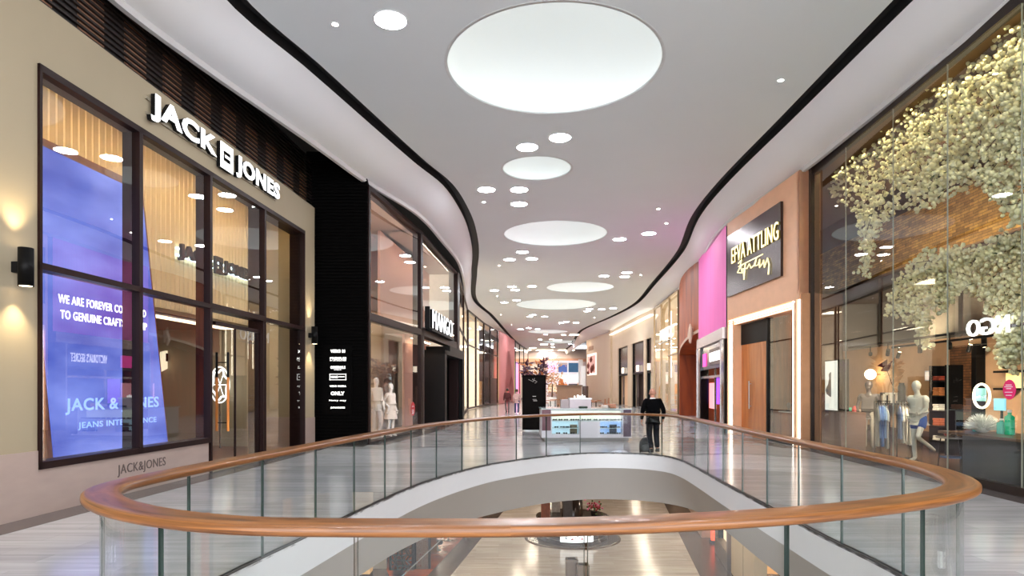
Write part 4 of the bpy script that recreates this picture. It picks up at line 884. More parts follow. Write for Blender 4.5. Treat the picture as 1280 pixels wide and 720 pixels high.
spot(R.u(1150, -1), -1.0, zt_, R.pp(1150, 530, -1.6), 160, 'track spotlight aimed at the blue-shorts mannequin')
spot(R.u(1187, -1), -1.0, zt_, R.pp(1195, 520, -2.8), 260, 'track spotlight above the black shelf of folded goods')
spot(R.u(1230, -1), -1.0, zt_, R.pp(1235, 540, -1.6), 120, 'track spotlight above the white paper urchin')
spot(R.u(1040, -1) + .6, -1.0, zt_, R.pp(1056, 520, -2.5), 90, 'track spotlight beside the bird picture')
led(R, .4, 13.2, -.27, -.19, 8.2, 'long hidden light strip added at the ceiling to brighten the blossoms', mat('added_strip_blossom', (255, 250, 240), .5, emit=(255, 230, 176), estr=100))  # added light for the blossoms, tucked behind the top frame
for k, u in enumerate((.5, 3.5, 6.5, 9.5)):  # uplights added to brighten the brick band
    spot(u, -2.2, zt_, R.p(u + .2, OB, 6.3), 420, 'added track spotlight brightening the golden brick, %s from the portal' % ordw[k], 2.1)
# wall lamp that glows on the clay wall
e = empty('globe_lamp', R.pp(1088, 480, OB + .35), 'glowing warm globe lamp on the clay wall', 'lamp')
c = R.pp(1088, 468, OB + .35)
mb = MB(); mb.ball(c, .17, 18); mb.build('globe', mat('globe_glow', (255, 236, 200), .4, emit=(255, 226, 176), estr=9), e)
mb = MB(); mb.tube([c, c - R.n * .33], .015, 6); mb.build('arm', M_black, e)
# paper bird
e = empty('paper_bird', R.pp(1108, 462, OB + .5), 'dark red paper bird fixed to the wall beside the globe lamp', 'decoration')
c = R.pp(1108, 461, OB + .5); mb = MB(); mb.tube([c - R.d * .3 + Vector((0, 0, -.05)), c, c + R.d * .22 + Vector((0, 0, .12))], [.02, .09, .03], 8); mb.build('body', mat('plum_paper', (96, 40, 44), .7), e)
for s in (-1, 1): mb = MB(); mb.prism([c + R.d * .05, c + R.d * .25 + Vector((0, 0, .28)) + R.n * .1 * s, c - R.d * .25 + Vector((0, 0, .1)) + R.n * .14 * s], R.n * .012); mb.build('wing', mat('plum_paper'), e)
mb = MB(); mb.tube([c, c - Vector((0, 0, .7)) - R.d * .1 - R.n * .3], .008, 5); mb.build('stem', M_black, e)
# bird picture light box
e = empty('picture_light_box', R.pp(1038, 516, -.2), 'white lit picture of a grey water bird beside the portal', 'light box')
a, b_ = R.u(1031, -.2), R.u(1047, -.2); z0, z1 = R.z(1038, 514, -.2), R.z(1038, 450, -.2)
mb = MB(); mb.box(R, a, b_, -.5, -.21, z0, z1); mb.build('box_body', M_black, e); mb = MB(); mb.box(R, a + .02, b_ - .02, -.21, -.20, z0 + .03, z1 - .03); mb.build('picture_face', mat('picture_glow', (240, 240, 236), .5, emit=(246, 246, 240), estr=.35), e)
c = R.p((a + b_) / 2, -.195, z0 + .4); mb = MB(); mb.lathe(c, [(.02, 0), (.12, .08), (.15, .2), (.08, .34), (.05, .5), (.06, .62), (.02, .68)], 16, sx=1, sy=.05); mb.build('bird_print', mat('bird_grey', (96, 96, 100), .6), e)
mb = MB(); mb.box(R, a - .1, b_ + .3, -.8, -.16, .012, z0); tag(mb.build('dark_counter', mat('umber_wall')), 'dark low counter beneath the water bird picture', 'counter')
# mannequins
M_mg = mat('mannequin_grey', (150, 146, 140), .45, var=.04); M_mb = mat('mannequin_dark', (52, 42, 40), .45)
yb = 17.0; figure('mannequin', 'slim mannequin with dark head and grey legs in front of the globe lamp', 'mannequin', (gx(1086, 16.9), 16.9, .012), PI * .75, 1.92, M_mb, {'elr': (.25, .02, 1.13), 'wrr': (.2, .14, 1.0), 'par': (.19, .18, .98)}, (('tee', mat('charcoal_top', (60, 54, 54), .8)), ('trousers', mat('stone_leggings', (150, 142, 132), .8))), 'shop mannequins', features=False, fem=True)
figure('mannequin', 'pale mannequin in dark vest and blue shorts with one leg kicked back', 'mannequin', (gx(1149, 14.6), 14.6, .012), PI * .62, 1.90, mat('mannequin_pale', (196, 196, 190), .4), {'knl': (-.11, .2, .55), 'anl': (-.11, -.2, .33), 'tol': (-.12, -.32, .25), 'elr': (.26, -.15, 1.14), 'wrr': (.2, .0, .96), 'par': (.19, .06, .93), 'ell': (-.25, .1, 1.16), 'wrl': (-.2, .28, 1.05), 'pal': (-.19, .34, 1.03)}, (('tee', mat('white_tank', (208, 208, 200), .8)), ('shorts', mat('blue_shorts', (44, 84, 160), .8))), 'shop mannequins', features=False, fem=True, lean=.12)
mb = MB(); c = Vector((gx(1149, 14.6), 14.6, .012)); 
# clothes racks
def right_rack(px0, px1, Y, label, cols, glab):
    x = gx((px0 + px1) / 2, Y); L_ = gx(px1, Y) - gx(px0, Y); c, X = rack(x, Y, 0, L_, 1.42, label)
    n = len(cols)
    for i, cl in enumerate(cols):
        p = c + X * (-L_ / 2 + .1 + (L_ - .2) * i / max(1, n - 1)) + Vector((0, 0, 1.41)); garment('hanging_garment', p, 1.15 + .05 * math.sin(i * 5), cl[0], '%s %s, %s' % (cl[1], glab, ordw[i] + ' from its left end'), 'garments on the blossom shop racks', ln=cl[2], wd=.42, th=.5)
right_rack(1092, 1113, 15.6, 'black clothes rack of blue and grey clothes beside the slim mannequin', [((150, 146, 138), 'grey garment', 1.0), ((96, 128, 176), 'blue shirt', .8), ((78, 112, 168), 'deep blue long garment', 1.0), ((118, 146, 186), 'pale blue shirt', .8), ((176, 170, 160), 'stone long garment', 1.05)], 'on the rack beside the slim mannequin')
right_rack(1120, 1141, 15.4, 'black clothes rack of pale shirts beside the kicking mannequin', [((104, 128, 170), 'blue shirt', .8), ((170, 166, 160), 'grey shirt', .9), ((206, 200, 190), 'ivory blouse', .9), ((190, 184, 176), 'stone blouse', .95)], 'on the rack beside the kicking mannequin')
# shelf tables with goods
shelf_unit(R, R.u(1166, -2.8), R.u(1187, -2.8), -3.2, -2.7, (.35, .75, 1.15, 1.55, 1.95), 'black open shelf of folded goods behind the kicking mannequin', M_black, [(210, 200, 190), (180, 90, 50), (230, 224, 214), (196, 120, 70), (150, 60, 40)], 'black open shelf')
e = empty('wall_picture', R.pp(1167, 476, OB + .1), 'small pale picture of a bird on the clay wall behind the kicking mannequin', 'picture')
a, b_, z0, z1 = R.u(1155, OB + .1), R.u(1179, OB + .1), R.z(1167, 476, OB + .1), R.z(1167, 463, OB + .1)
mb = MB(); mb.box(R, a, b_, OB + .03, OB + .08, z0, z1); mb.build('picture_frame', M_white, e); mb = MB(); mb.box(R, a + .03, b_ - .03, OB + .08, OB + .085, z0 + .03, z1 - .03); mb.build('print', mat('picture_glow2', (244, 226, 214), .5, emit=(244, 226, 214), estr=.5), e)
mb = MB(); mb.tube([R.p((a + b_) / 2 - .2, OB + .09, z0 + .12), R.p((a + b_) / 2, OB + .09, z0 + .22), R.p((a + b_) / 2 + .2, OB + .09, z0 + .3)], [.01, .05, .01], 8); mb.build('bird_print', mat('rust_print', (190, 90, 60), .6), e)
tb = [(1060, 512, (60, 190, 160), 'turquoise gift box on the low table left of the slim mannequin'), (1072, 500, (70, 200, 176), 'turquoise lidded box above the low table left of the slim mannequin')]
e = empty('low_display_table', R.p(R.u(1070, -2.2), -2.2, 0), 'low dark display table left of the slim mannequin', 'table')
ul, ur = R.u(1058, -2.2), R.u(1088, -2.2); zt2 = .92
mb = MB(); mb.box(R, ul, ur, -2.6, -1.8, zt2 - .05, zt2); mb.build('table_top', M_black, e)
for a in (ul + .03, ur - .07):
    for o_ in (-2.57, -1.87): mb = MB(); mb.box(R, a, a + .04, o_, o_ + .04, .012, zt2 - .05); mb.build('leg', M_black, e)
mb = MB(); mb.box(R, ul, ur, -2.6, -1.8, .45, .5); mb.build('lower_shelf', M_black, e)
for k, (dx, hh, cl, lb) in enumerate(((.12, .34, (60, 178, 150), 'turquoise canister, tallest on the low dark table'), (.32, .2, (80, 200, 176), 'small turquoise box on the low dark table'), (.52, .26, (190, 60, 60), 'red box on the low dark table'), (.74, .16, (220, 200, 180), 'cream box at the right of the low dark table'), (.9, .4, (40, 36, 36), 'black bust at the end of the low dark table'))):
    u = ul + (ur - ul) * dx; mb = MB(); mb.lathe(R.p(u, -2.1, zt2), [(.09, 0), (.09, hh * .8), (.06, hh * .84), (.06, hh), (.02, hh)], 14); tag(mb.build('gift_box', mat('goods_%d%d' % (cl[0], cl[1]), cl, .4)), lb, 'box', 'goods on the low dark table')
for k in range(6):
    u = ul + .1 + (ur - ul - .2) * k / 5; cl = [(200, 70, 70), (230, 210, 190), (220, 120, 100), (240, 230, 214), (190, 50, 60), (214, 170, 150)][k]
    mb = MB(); mb.lathe(R.p(u, -2.0, .5), [(.05, 0), (.11, .06), (.10, .14), (.03, .17)], 12); tag(mb.build('folded_scarf', mat('scarf_%d%d' % (cl[0], cl[1]), cl, .8)), '%s rolled scarf, %s from the left on the lower table shelf' % (['red', 'cream', 'coral', 'ivory', 'crimson', 'rose'][k], ordw[k]), 'scarf', 'rolled scarves')
e = empty('shelf_cube', R.p(R.u(1120, -2.6), -2.6, 0), 'wall shelf of books and a dark vase above the clothes racks', 'shelf')
us, ue = R.u(1098, -3.0), R.u(1142, -3.0); zs_ = R.z(1120, 504, -3.0)
mb = MB(); mb.box(R, us, ue, OB + .04, -2.85, zs_ - .05, zs_); mb.build('shelf_board', M_black, e); mb = MB(); mb.box(R, us, us + .04, OB + .04, -2.85, 0, zs_ - .05); mb.box(R, ue - .04, ue, OB + .04, -2.85, 0, zs_ - .05); mb.build('side_panel', M_black, e)
for k in range(12):
    u = us + .08 + k * .1; cl = [(230, 224, 214), (70, 66, 66), (210, 190, 170), (240, 236, 230)][k % 4]; mb = MB(); mb.box(R, u, u + .07, -3.2, -2.95, zs_, zs_ + .28 + .05 * math.sin(k * 2.1))
    tag(mb.build('book', mat('book_%d' % cl[0], cl, .7), bevel=.006), 'upright book, %s from the left on the shelf above the clothes racks' % ordw[k], 'book', 'books above the clothes racks')
mb = MB(); mb.lathe(R.p(R.u(1127, -3.0), -3.0, zs_), [(.09, 0), (.11, .1), (.10, .5), (.07, .58), (.08, .62)], 18); tag(mb.build('tall_vase', mat('slate_vase', (48, 50, 50), .3)), 'tall slate vase standing on the shelf above the clothes racks', 'vase')
# counter with urchin, ring light, bottles
ca_, cb_ = R.u(1213, -.7), R.u(1262, -.7) 
e = empty('sales_counter', R.p((ca_ + cb_) / 2, -1.0, 0), 'dark grey block counter carrying the white paper urchin', 'counter')
zc_ = R.z(1213, 541, -.7)
mb = MB(); mb.box(R, ca_, cb_ + .5, -1.5, -.55, .012, zc_ - .05); mb.box(R, ca_ - .6, ca_ - .52, -1.5, -1.42, .012, zc_ - .05); mb.build('counter_body', mat('slate_block', (58, 58, 62), .3, var=.2, stretch=(1, 1, .1)), e); mb = MB(); mb.box(R, ca_ - .7, cb_ + .55, -1.55, -.5, zc_ - .05, zc_); mb.build('counter_top', mat('walnut_top', (110, 84, 66), .3), e)
e = empty('paper_urchin', R.p(R.u(1228, -1.0), -1.0, zc_), 'white spiky paper urchin on the dark counter', 'decoration')
c = R.p(R.u(1228, -1.0), -1.0, zc_ + .06); mb = MB(); mb.ball(c + Vector((0, 0, .05)), .15, 14, sc=(1, 1, .8)); mb.build('core', mat('paper_white', (244, 242, 236), .8), e)
mb = MB(); random.seed(3)
for k in range(260):
    z_ = random.random(); a = random.random() * 2 * PI; s_ = math.sqrt(1 - z_ * z_); d_ = Vector((s_ * math.cos(a), s_ * math.sin(a), z_)); mb.tube([c + d_ * .1, c + d_ * .27, c + d_ * .33], [.014, .010, .001], 4)
mb.build('spikes', mat('paper_white'), e)
e = empty('ring_light', R.p(R.u(1227, -1.9), -1.9, .012), 'glowing ring light on a stand holding a tablet', 'ring light')
c = R.pp(1227, 495, -1.9); r_ = .26
mb = MB(); mb.tube([c + R.d * r_ * math.cos(t * PI / 18) + Vector((0, 0, r_ * math.sin(t * PI / 18))) for t in range(36)], .026, 8, closed=True); mb.build('ring', mat('ring_glow', (255, 246, 226), .5, emit=(255, 244, 220), estr=1.6), e)
mb = MB(); mb.tube([R.p(R.u(1227, -1.9), -1.9, .02), c - Vector((0, 0, r_))], .02, 8); mb.build('stand', M_black, e)
mb = MB(); mb.box(R, R.u(1221, -1.9), R.u(1233, -1.9), -1.9, -1.87, c.z - .11, c.z + .17); mb.build('tablet', mat('tablet_glow', (120, 170, 170), .2, emit=(130, 190, 184), estr=.45), e)
for k, (x, y0, y1, cl, lb) in enumerate(((1262, 541, 510, (40, 190, 140), 'tall green bottle on the counter under the pink sticker'), (1252, 541, 522, (90, 190, 170), 'short turquoise jar beside the tall green bottle'), (1203, 541, 523, (110, 186, 176), 'turquoise tub left of the white urchin'))):
    u = R.u(x, -1.1) if x > 1210 else ca_ - .42; hh = R.z(x, y1, -1.1) - R.z(x, y0, -1.1); e = empty('bottle', R.p(u, -1.1, zc_), lb, 'bottle', 'turquoise goods on the counter')
    mb = MB(); mb.lathe(R.p(u, -1.1, zc_), [(.075, 0), (.08, .02), (.08, hh * .72), (.03, hh * .8), (.03, hh * .9)], 16); mb.build('bottle_body', mat('teal_%d' % cl[0], cl, .25, emit=cl, estr=.06), e); mb = MB(); mb.lathe(R.p(u, -1.1, zc_), [(.036, hh * .9), (.036, hh)], 14); mb.build('cap', M_white, e)  # slight emission in the bottle colour stands in for light on it
e = empty('checkout_screen', R.pp(1251, 512, -2.2), 'small blue checkout screen behind the white urchin', 'screen')
c = R.pp(1251, 512, -2.2); mb = MB(); mb.box(R, R.u(1251, -2.2) - .16, R.u(1251, -2.2) + .16, -2.2, -2.16, c.z - .02, c.z + .24); mb.build('screen_face', mat('blue_glow', (110, 170, 200), .3, emit=(130, 190, 214), estr=.6), e); mb = MB(); mb.tube([R.p(R.u(1251, -2.2), -2.22, .012), R.p(R.u(1251, -2.2), -2.22, c.z + .1)], .025, 8); mb.build('stand', M_black, e)
for k, (x0, x1) in enumerate(((1244, 1262), (1270, 1290))):
    a, b_ = R.u(x0, OB + .3), R.u(x1, OB + .3); e = empty('lit_wall_shelf', R.p(a, OB + .2, R.z(1250, 480, OB)), '%s lit yellow wall niche at the back right of the blossom shop' % ['left', 'right'][k], 'shelf', 'lit wall niches')
    mb = MB(); z0, z1 = R.z(1253, 485, OB + .3), R.z(1253, 466, OB + .3); mb.box(R, a, b_, OB + .03, OB + .06, z0, z1); mb.build('glow_panel', mat('niche_yellow', (255, 220, 150), .5, emit=(255, 206, 130), estr=.8), e); mb = MB(); mb.box(R, a, b_, OB + .03, OB + .35, z0 - .05, z0); mb.box(R, a, b_, OB + .03, OB + .35, z1, z1 + .05); mb.build('shelf_frame', M_black, e)
mb = MB(); c = R.pp(1262, 487, .006); mb.prism([c + R.d * .145 * math.cos(t * PI / 14) + Vector((0, 0, .165 * math.sin(t * PI / 14))) for t in range(28)], R.n * .006); e = tag(mb.build('window_sticker', mat('magenta_sticker', (206, 22, 96), .4, emit=(206, 22, 96), estr=.12)), 'magenta oval sticker on the blossom shop glass', 'sticker')  # weak emission brightens the sticker colour, it is no lamp
mb = MB(); u0 = R.u(1262)
for k, (zz_, w_) in enumerate(((.07, .07), (.04, .1), (.01, .06), (-.05, .09), (-.10, .07))): mb.box(R, u0 - w_, u0 + w_ * .9, .0125, .015, c.z + zz_, c.z + zz_ + .012)
mb.build('print_lines', M_white, e)
# mirrored store lettering hanging inside
e = empty('hanging_store_lettering', R.pp(1250, 418, -1.2), 'white glowing mirrored lettering hanging among the lower blossoms', 'sign')
for s_, x0, x1 in (('O', 1230, 1246), ('G', 1248, 1267), ('N', 1269, 1284)):
    mb = MB(); text(mb, s_, R, R.u(x0, -1.2), R.u(x1, -1.2), R.z(1250, 419, -1.2), R.z(1250, 398, -1.2), -.9, .05, 0, 0.0, True); mb.build('lettering', mat('neon_white', (255, 255, 255), .5, emit=(255, 255, 255), estr=1.1), e, fix=False)
mb = MB(); mb.box(R, R.u(1226, -1.22), R.u(1300, -1.22), -1.24, -1.21, R.z(1250, 397, -1.2), R.z(1250, 396, -1.2)); mb.build('hanging_rail', M_black, e)
# small cafe table by the glass
e = empty('cafe_table', R.p(R.u(1195, -.7), -.7, .012), 'small black metal table by the glass near the railing end', 'table')
c = R.p(R.u(1192, -.75), -.75, .012); mb = MB(); mb.lathe(c, [(.30, .70), (.31, .71), (.31, .735), (.30, .74)], 28); mb.build('table_top', mat('grey_top', (140, 130, 122), .25), e); mb = MB(); mb.lathe(c, [(.24, .30), (.24, .32)], 28); mb.build('lower_shelf', mat('blue_top', (70, 100, 150), .3), e)
for k in range(3): a = k * 2.1 + .5; mb = MB(); mb.tube([c + Vector((.28 * math.cos(a), .28 * math.sin(a), 0)), c + Vector((.22 * math.cos(a), .22 * math.sin(a), .70))], .012, 6); mb.build('leg', M_black, e)
for k in range(4):
    a = k * 1.6; mb = MB(); mb.ball(c + Vector((.15 * math.cos(a), .15 * math.sin(a), .79)), .05, 12, sc=(1, 1, .9)); cl = [(214, 90, 40), (230, 210, 180), (190, 60, 40), (240, 170, 90)][k]; tag(mb.build('ornament_ball', mat('orn_%d' % cl[0], cl, .4)), '%s ornament ball on the small metal table' % ['orange', 'cream', 'red', 'amber'][k], 'ornament', 'ornament balls')
# ---------------------------------------------------------------- hanging blossoms
def inside(p, poly):
    c = False; j = len(poly) - 1
    for i in range(len(poly)):
        (xi, yi), (xj, yj) = poly[i], poly[j]
        if (yi > p[1]) != (yj > p[1]) and p[0] < (xj - xi) * (p[1] - yi) / (yj - yi) + xi: c = not c
        j = i
    return c
PUFF = []
for k in range(5):
    bm = bmesh.new(); bmesh.ops.create_icosphere(bm, subdivisions=1, radius=1)
    for v in bm.verts: v.co *= random.uniform(.78, 1.2)
    PUFF.append(([v.co.copy() for v in bm.verts], [tuple(v.index for v in f.verts) for f in bm.faces])); bm.free()
M_blos = mat('cream_blossom', (252, 240, 200), .7, var=.16, scale=9); M_blos2 = mat('mint_blossom', (236, 234, 206), .7, var=.16, scale=9); M_leaf = mat('dark_leaf', (60, 84, 50), .6)
def garland(label, polys, n, o0, o1, seed):
    random.seed(seed)
    root = empty('blossom_garland', R.pp(polys[0][0][0], polys[0][0][1], (o0 + o1) / 2), label, 'flower garland', 'hanging blossom garlands')
    mb = MB(); br = MB()
    clumps = []
    for poly, share in zip(polys, n):
        xs = [p[0] for p in poly]; ys = [p[1] for p in poly]; k = 0; tries = 0
        while k < share and tries < share * 30:
            tries += 1; x, y = random.uniform(min(xs), max(xs)), random.uniform(min(ys), max(ys))
            if not inside((x, y), poly): continue
            k += 1; o_ = random.uniform(o0, o1); c = R.pp(x, y, o_); clumps.append(c)
            for q in range(random.choice((2, 3, 4))):
                cc_ = c + Vector((random.gauss(0, .06), random.gauss(0, .06), random.gauss(0, .06))); s_ = random.uniform(.032, .056)
                vs, fs = PUFF[random.randrange(5)]; rot = Matrix.Rotation(random.random() * 6, 3, 'Z') @ Matrix.Rotation(random.random() * 6, 3, 'X')
                mb.add([cc_ + rot @ v * s_ for v in vs], fs, 0 if random.random() < .72 else 1, True)
            if random.random() < .25:
                d_ = Vector((random.gauss(0, 1), random.gauss(0, 1), random.gauss(0, 1))).normalized(); w_ = d_.orthogonal().normalized() * .03; mb.add([c, c + d_ * .07 + w_, c + d_ * .16, c + d_ * .07 - w_], [(0, 1, 2, 3)], 2)
    b = mb.build('blossoms', [M_blos, M_blos2, M_leaf], root, fix=False); b['kind'] = 'stuff'
    for q in range(len(clumps) // 40):
        a, c = random.choice(clumps), None; c = min(random.sample(clumps, 25), key=lambda v: (v - a).length if (v - a).length > .25 else 9)
        br.tube([a, (a + c) / 2 + Vector((0, 0, .05)), c], .008, 4)
    br.build('twigs', mat('twig_brown', (84, 62, 40), .8), root, fix=False)
up = [(1034, 244), (1046, 206), (1075, 190), (1102, 168), (1112, 140), (1137, 124), (1150, 100), (1166, 84), (1190, 92), (1205, 86), (1225, 78), (1240, 42), (1262, 14), (1300, 0), (1345, -50), (1400, -30), (1425, 60), (1400, 150), (1420, 230), (1370, 300), (1345, 380), (1320, 330), (1282, 300), (1268, 285), (1255, 262), (1238, 236), (1218, 225), (1200, 236), (1186, 246), (1165, 258), (1138, 262), (1112, 268), (1094, 290), (1080, 292), (1068, 264), (1052, 256)]
garland('great hanging mass of cream blossoms high behind the shop glass', [up, [(1070, 264), (1100, 270), (1092, 300), (1086, 340), (1074, 342), (1078, 300)]], [3300, 110], -1.35, -.48, 5)
low = [(1110, 390), (1116, 356), (1136, 330), (1152, 318), (1170, 312), (1190, 308), (1215, 316), (1240, 302), (1262, 292), (1310, 290), (1360, 300), (1390, 350), (1350, 400), (1330, 470), (1300, 420), (1262, 430), (1246, 404), (1236, 376), (1214, 366), (1194, 366), (1172, 392), (1158, 378), (1146, 398), (1128, 400)]
garland('lower arch of cream blossoms above the kicking mannequin and counter', [low, [(1146, 392), (1160, 392), (1158, 434), (1150, 432)], [(1244, 400), (1276, 400), (1272, 452), (1260, 462), (1248, 446)]], [1550, 60, 150], -1.75, -1.0, 9)
# ================================================================ stone portal with jewellery shop
Ef = Frame(8.26, 24.1, 8.37, 18.3)
M_port = mat('orange_stone', (240, 186, 146), .5, var=.10, scale=2.2, stretch=(1, 1, 1.6))
uo0, uo1 = Ef.u(917), Ef.u(992); zo = 4.1
mb = MB(); mb.box(Ef, 0, Ef.len, -.5, 0, zo + .25, 8.1); mb.box(Ef, 0, uo0 - .55, -.5, 0, 0, zo + .25); mb.box(Ef, uo0 - .12, uo0, -.5, 0, 0, zo + .25)
mb.box(Ef, uo1, uo1 + .16, -.5, 0, 0, zo + .25); mb.box(Ef, Ef.len - .12, Ef.len, -.62, -.0, 4.55, 8.1); mb.box(Ef, uo0 - .55, uo1 + .1, -.5, -.06, zo, zo + .25); structure(mb.build('wall_right', M_port))
mb = MB(); mb.box(Ef, Ef.len - .02, Ef.len + .0, -.62, -.1, 0, 8.1); structure(mb.build('trim_17', M_port))
for k in range(3):
    mb = MB(); mb.box(Ef, uo0 - .5, uo1 + .1, -.06 + k * .0, -.02 + .012 * k, zo + .02 + .08 * k, zo + .055 + .08 * k); tag(mb.build('light_line', mat('line_glow', (255, 240, 220), .5, emit=(255, 228, 196), estr=1.2)), 'thin lit line over the jewellery shop opening, %s of three' % ['lowest', 'middle', 'top'][k], 'light strip', 'lit lines over the opening')
M_strip = mat('portal_strip', (255, 250, 244), .5, emit=(255, 240, 224), estr=2.2)
for nm, a, b_, zt3 in (('left', uo0 - .52, uo0 - .13, 4.15), ('right', Ef.len - .52, Ef.len - .14, 4.55)):
    e = empty('light_column', Ef.p((a + b_) / 2, -.1, 0), 'tall white light column at the %s of the jewellery shop portal' % nm, 'light column', 'white portal light columns')
    mb = MB(); mb.box(Ef, a, b_, -.14, -.05, .03, zt3); mb.build('diffuser', M_strip, e); mb = MB(); mb.box(Ef, a - .02, b_ + .02, -.5, -.14, 0, zt3 + .02); mb.build('channel', M_bronze, e)
mb = MB(); mb.box(R, -.02, .10, -.1, .28, 0, 4.5); tag(mb.build('bronze_post', mat('bronze_post', (176, 128, 92), .35, .5)), 'slim bronze post between the portal and the blossom shop glass', 'post')
e = empty('shop_sign', Ef.p(2.5, 0, 5.2), 'dark square sign with gold lettering and signature over the jewellery shop', 'sign')
a, b_ = Ef.u(911.5), Ef.u(979); z0, z1 = 5.2, 7.5
mb = MB(); mb.box(Ef, a, b_, 0, .08, z0, z1); mb.build('sign_plate', mat('gunmetal_plate', (66, 54, 52), .25, .7, var=.1), e)
M_gold = mat('gold_lit', (255, 244, 190), .35, .2, emit=(255, 238, 170), estr=.7)
mb = MB(); text(mb, 'EFVA ATTLING', Ef, Ef.u(914.5, .12), Ef.u(973, .12), 6.35, 6.92, .115, .02, 0, -.004); mb.build('lettering', M_gold, e, fix=False)
mb = MB(); text(mb, 'EFVA ATTLING', Ef, Ef.u(914.5, .12), Ef.u(973, .12), 6.35, 6.92, .085, .028, 0, -.004); mb.build('letter_return', mat('gold_side', (176, 150, 50), .4, .5), e, fix=False)
mb = MB(); mb.box(Ef, Ef.u(926), Ef.u(957), .08, .1, 6.13, 6.16); mb.build('underline', M_gold, e)
sig = [(927, 326), (931, 322), (929, 331), (926, 337), (932, 338), (930, 330), (936, 326), (934, 346), (933, 333), (938, 333), (941, 328), (943, 333), (947, 330), (950, 322), (948, 331), (952, 330), (954, 324), (954, 333), (958, 328), (959, 325), (960, 333), (964, 323), (966, 330), (965, 341)]
mb = MB(); mb.tube([Ef.p(Ef.u(x), .12, 5.2 + (352 - (y + (x - 945) * .37)) / 78 * 2.3 + .08) for x, y in sig], .022, 6); mb.build('signature', M_gold, e)
# inside of the jewellery shop
mb = MB(); mb.box(Ef, 0, Ef.len - .1, -1.2, -1.12, 0, 4.4); mb.box(Ef, 0, .05, -1.12, -.5, 0, 4.4); mb.box(Ef, Ef.len - .16, Ef.len - .12, -1.12, -.55, 0, 4.4); structure(mb.build('wall_jewellery', M_wood))
mb = MB(); mb.box(Ef, Ef.len - .10, Ef.len - .03, -1.3, -.64, 0, 4.5); mb.box(Ef, -.5, Ef.len - .03, -1.3, -1.22, 0, 4.5); structure(mb.build('wall_jewellery_side', M_dk))
mb = MB(); mb.box(Ef, 0, Ef.len - .12, -1.12, -.5, 4.3, 4.45); structure(mb.build('ceiling_shop', mat('grey_shop_ceiling', (150, 140, 130), .6)))
mb = MB(); mb.box(Ef, 0, Ef.len - .12, -1.12, -.1, 0, .01); structure(mb.build('floor_shop', mat('dark_shop_stone', (70, 60, 56), .2)))
um = Ef.u(951)
d = empty('door_2', Ef.p(uo0, -.3, 0), kind='structure')
mb = MB(); mb.box(Ef, uo0, um - .05, -.36, -.3, 0, 3.35); mb.build('door_panel', wood_mat('cherry_door', (164, 88, 38), (212, 130, 66), .22, stretch=(1, 1, .12), scale=2), d)
hb = MB(); hb.tube([Ef.p(uo0 + .9, -.22, 1.0), Ef.p(uo0 + .9, -.22, 2.0)], .02, 8); hb.tube([Ef.p(uo0 + .9, -.22, 1.1), Ef.p(uo0 + .9, -.3, 1.1)], .012, 6); hb.tube([Ef.p(uo0 + .9, -.22, 1.9), Ef.p(uo0 + .9, -.3, 1.9)], .012, 6); hb.build('door_handle', M_steel, d)
mb = MB(); mb.box(Ef, uo0, um, -.4, -.28, 3.35, zo); mb.box(Ef, um - .05, um + .05, -.4, -.2, 0, zo); mb.build('door_transom', M_black, d)
e = empty('window_91', Ef.p(um, -.25, 0), kind='structure')
mb = MB(); mb.add([Ef.p(um + .05, -.25, 0), Ef.p(uo1, -.25, 0), Ef.p(uo1, -.25, zo), Ef.p(um + .05, -.25, zo)], [(0, 1, 2, 3)]); mb.build('pane', M_shop, e, fix=False); mb = MB(); mb.box(Ef, um + .05, uo1, -.28, -.22, 0, .06); mb.build('window_frame', M_black, e)
led(Ef, um - .2, uo1 - .1, -1.0, -.6, 4.29, 'light panel in the jewellery shop')
e = empty('display_counter', Ef.p(um + 1, -1.6, 0), 'jewellery counter with a white lit back panel inside the portal', 'counter')
mb = MB(); mb.box(Ef, um + .1, uo1 - .3, -1.05, -.6, .01, .95); mb.build('counter_body', M_wood, e); mb = MB(); mb.box(Ef, um + .08, uo1 - .28, -1.08, -.56, .95, 1.0); mb.build('counter_top', mat('pale_counter', (214, 204, 190), .2), e)
mb = MB(); mb.box(Ef, um + .1, uo1 - .3, -1.12, -1.06, 1.3, 1.95); mb.build('back_panel', mat('case_glow', (240, 240, 236), .5, emit=(244, 240, 232), estr=.8), e)
for k in range(7):
    u = um + .3 + k * .36; mb = MB(); c = Ef.p(u, -.8, 1.0); mb.lathe(c, [(.07, 0), (.07, .02), (.02, .05), (.05, .12), (.07, .2), (.03, .27)], 14); tag(mb.build('jewellery_bust', mat('velvet_bust', (60, 54, 54), .8)), 'small dark jewellery bust, %s from the left on the jewellery counter' % ordw[k], 'display bust', 'jewellery busts')
mb = MB(); mb.box(Ef, uo1 - .26, uo1 - .02, -.9, -.8, .01, 2.9); tag(mb.build('light_box', mat('case_glow')), 'tall white light box at the right inside the jewellery shop', 'light box')
mb = MB(); mb.box(Ef, um - .9, um - .75, -.55, -.5, 1.0, 1.8); tag(mb.build('jewel_poster', M_black), 'narrow black poster beside the cherry door of the jewellery shop', 'poster')
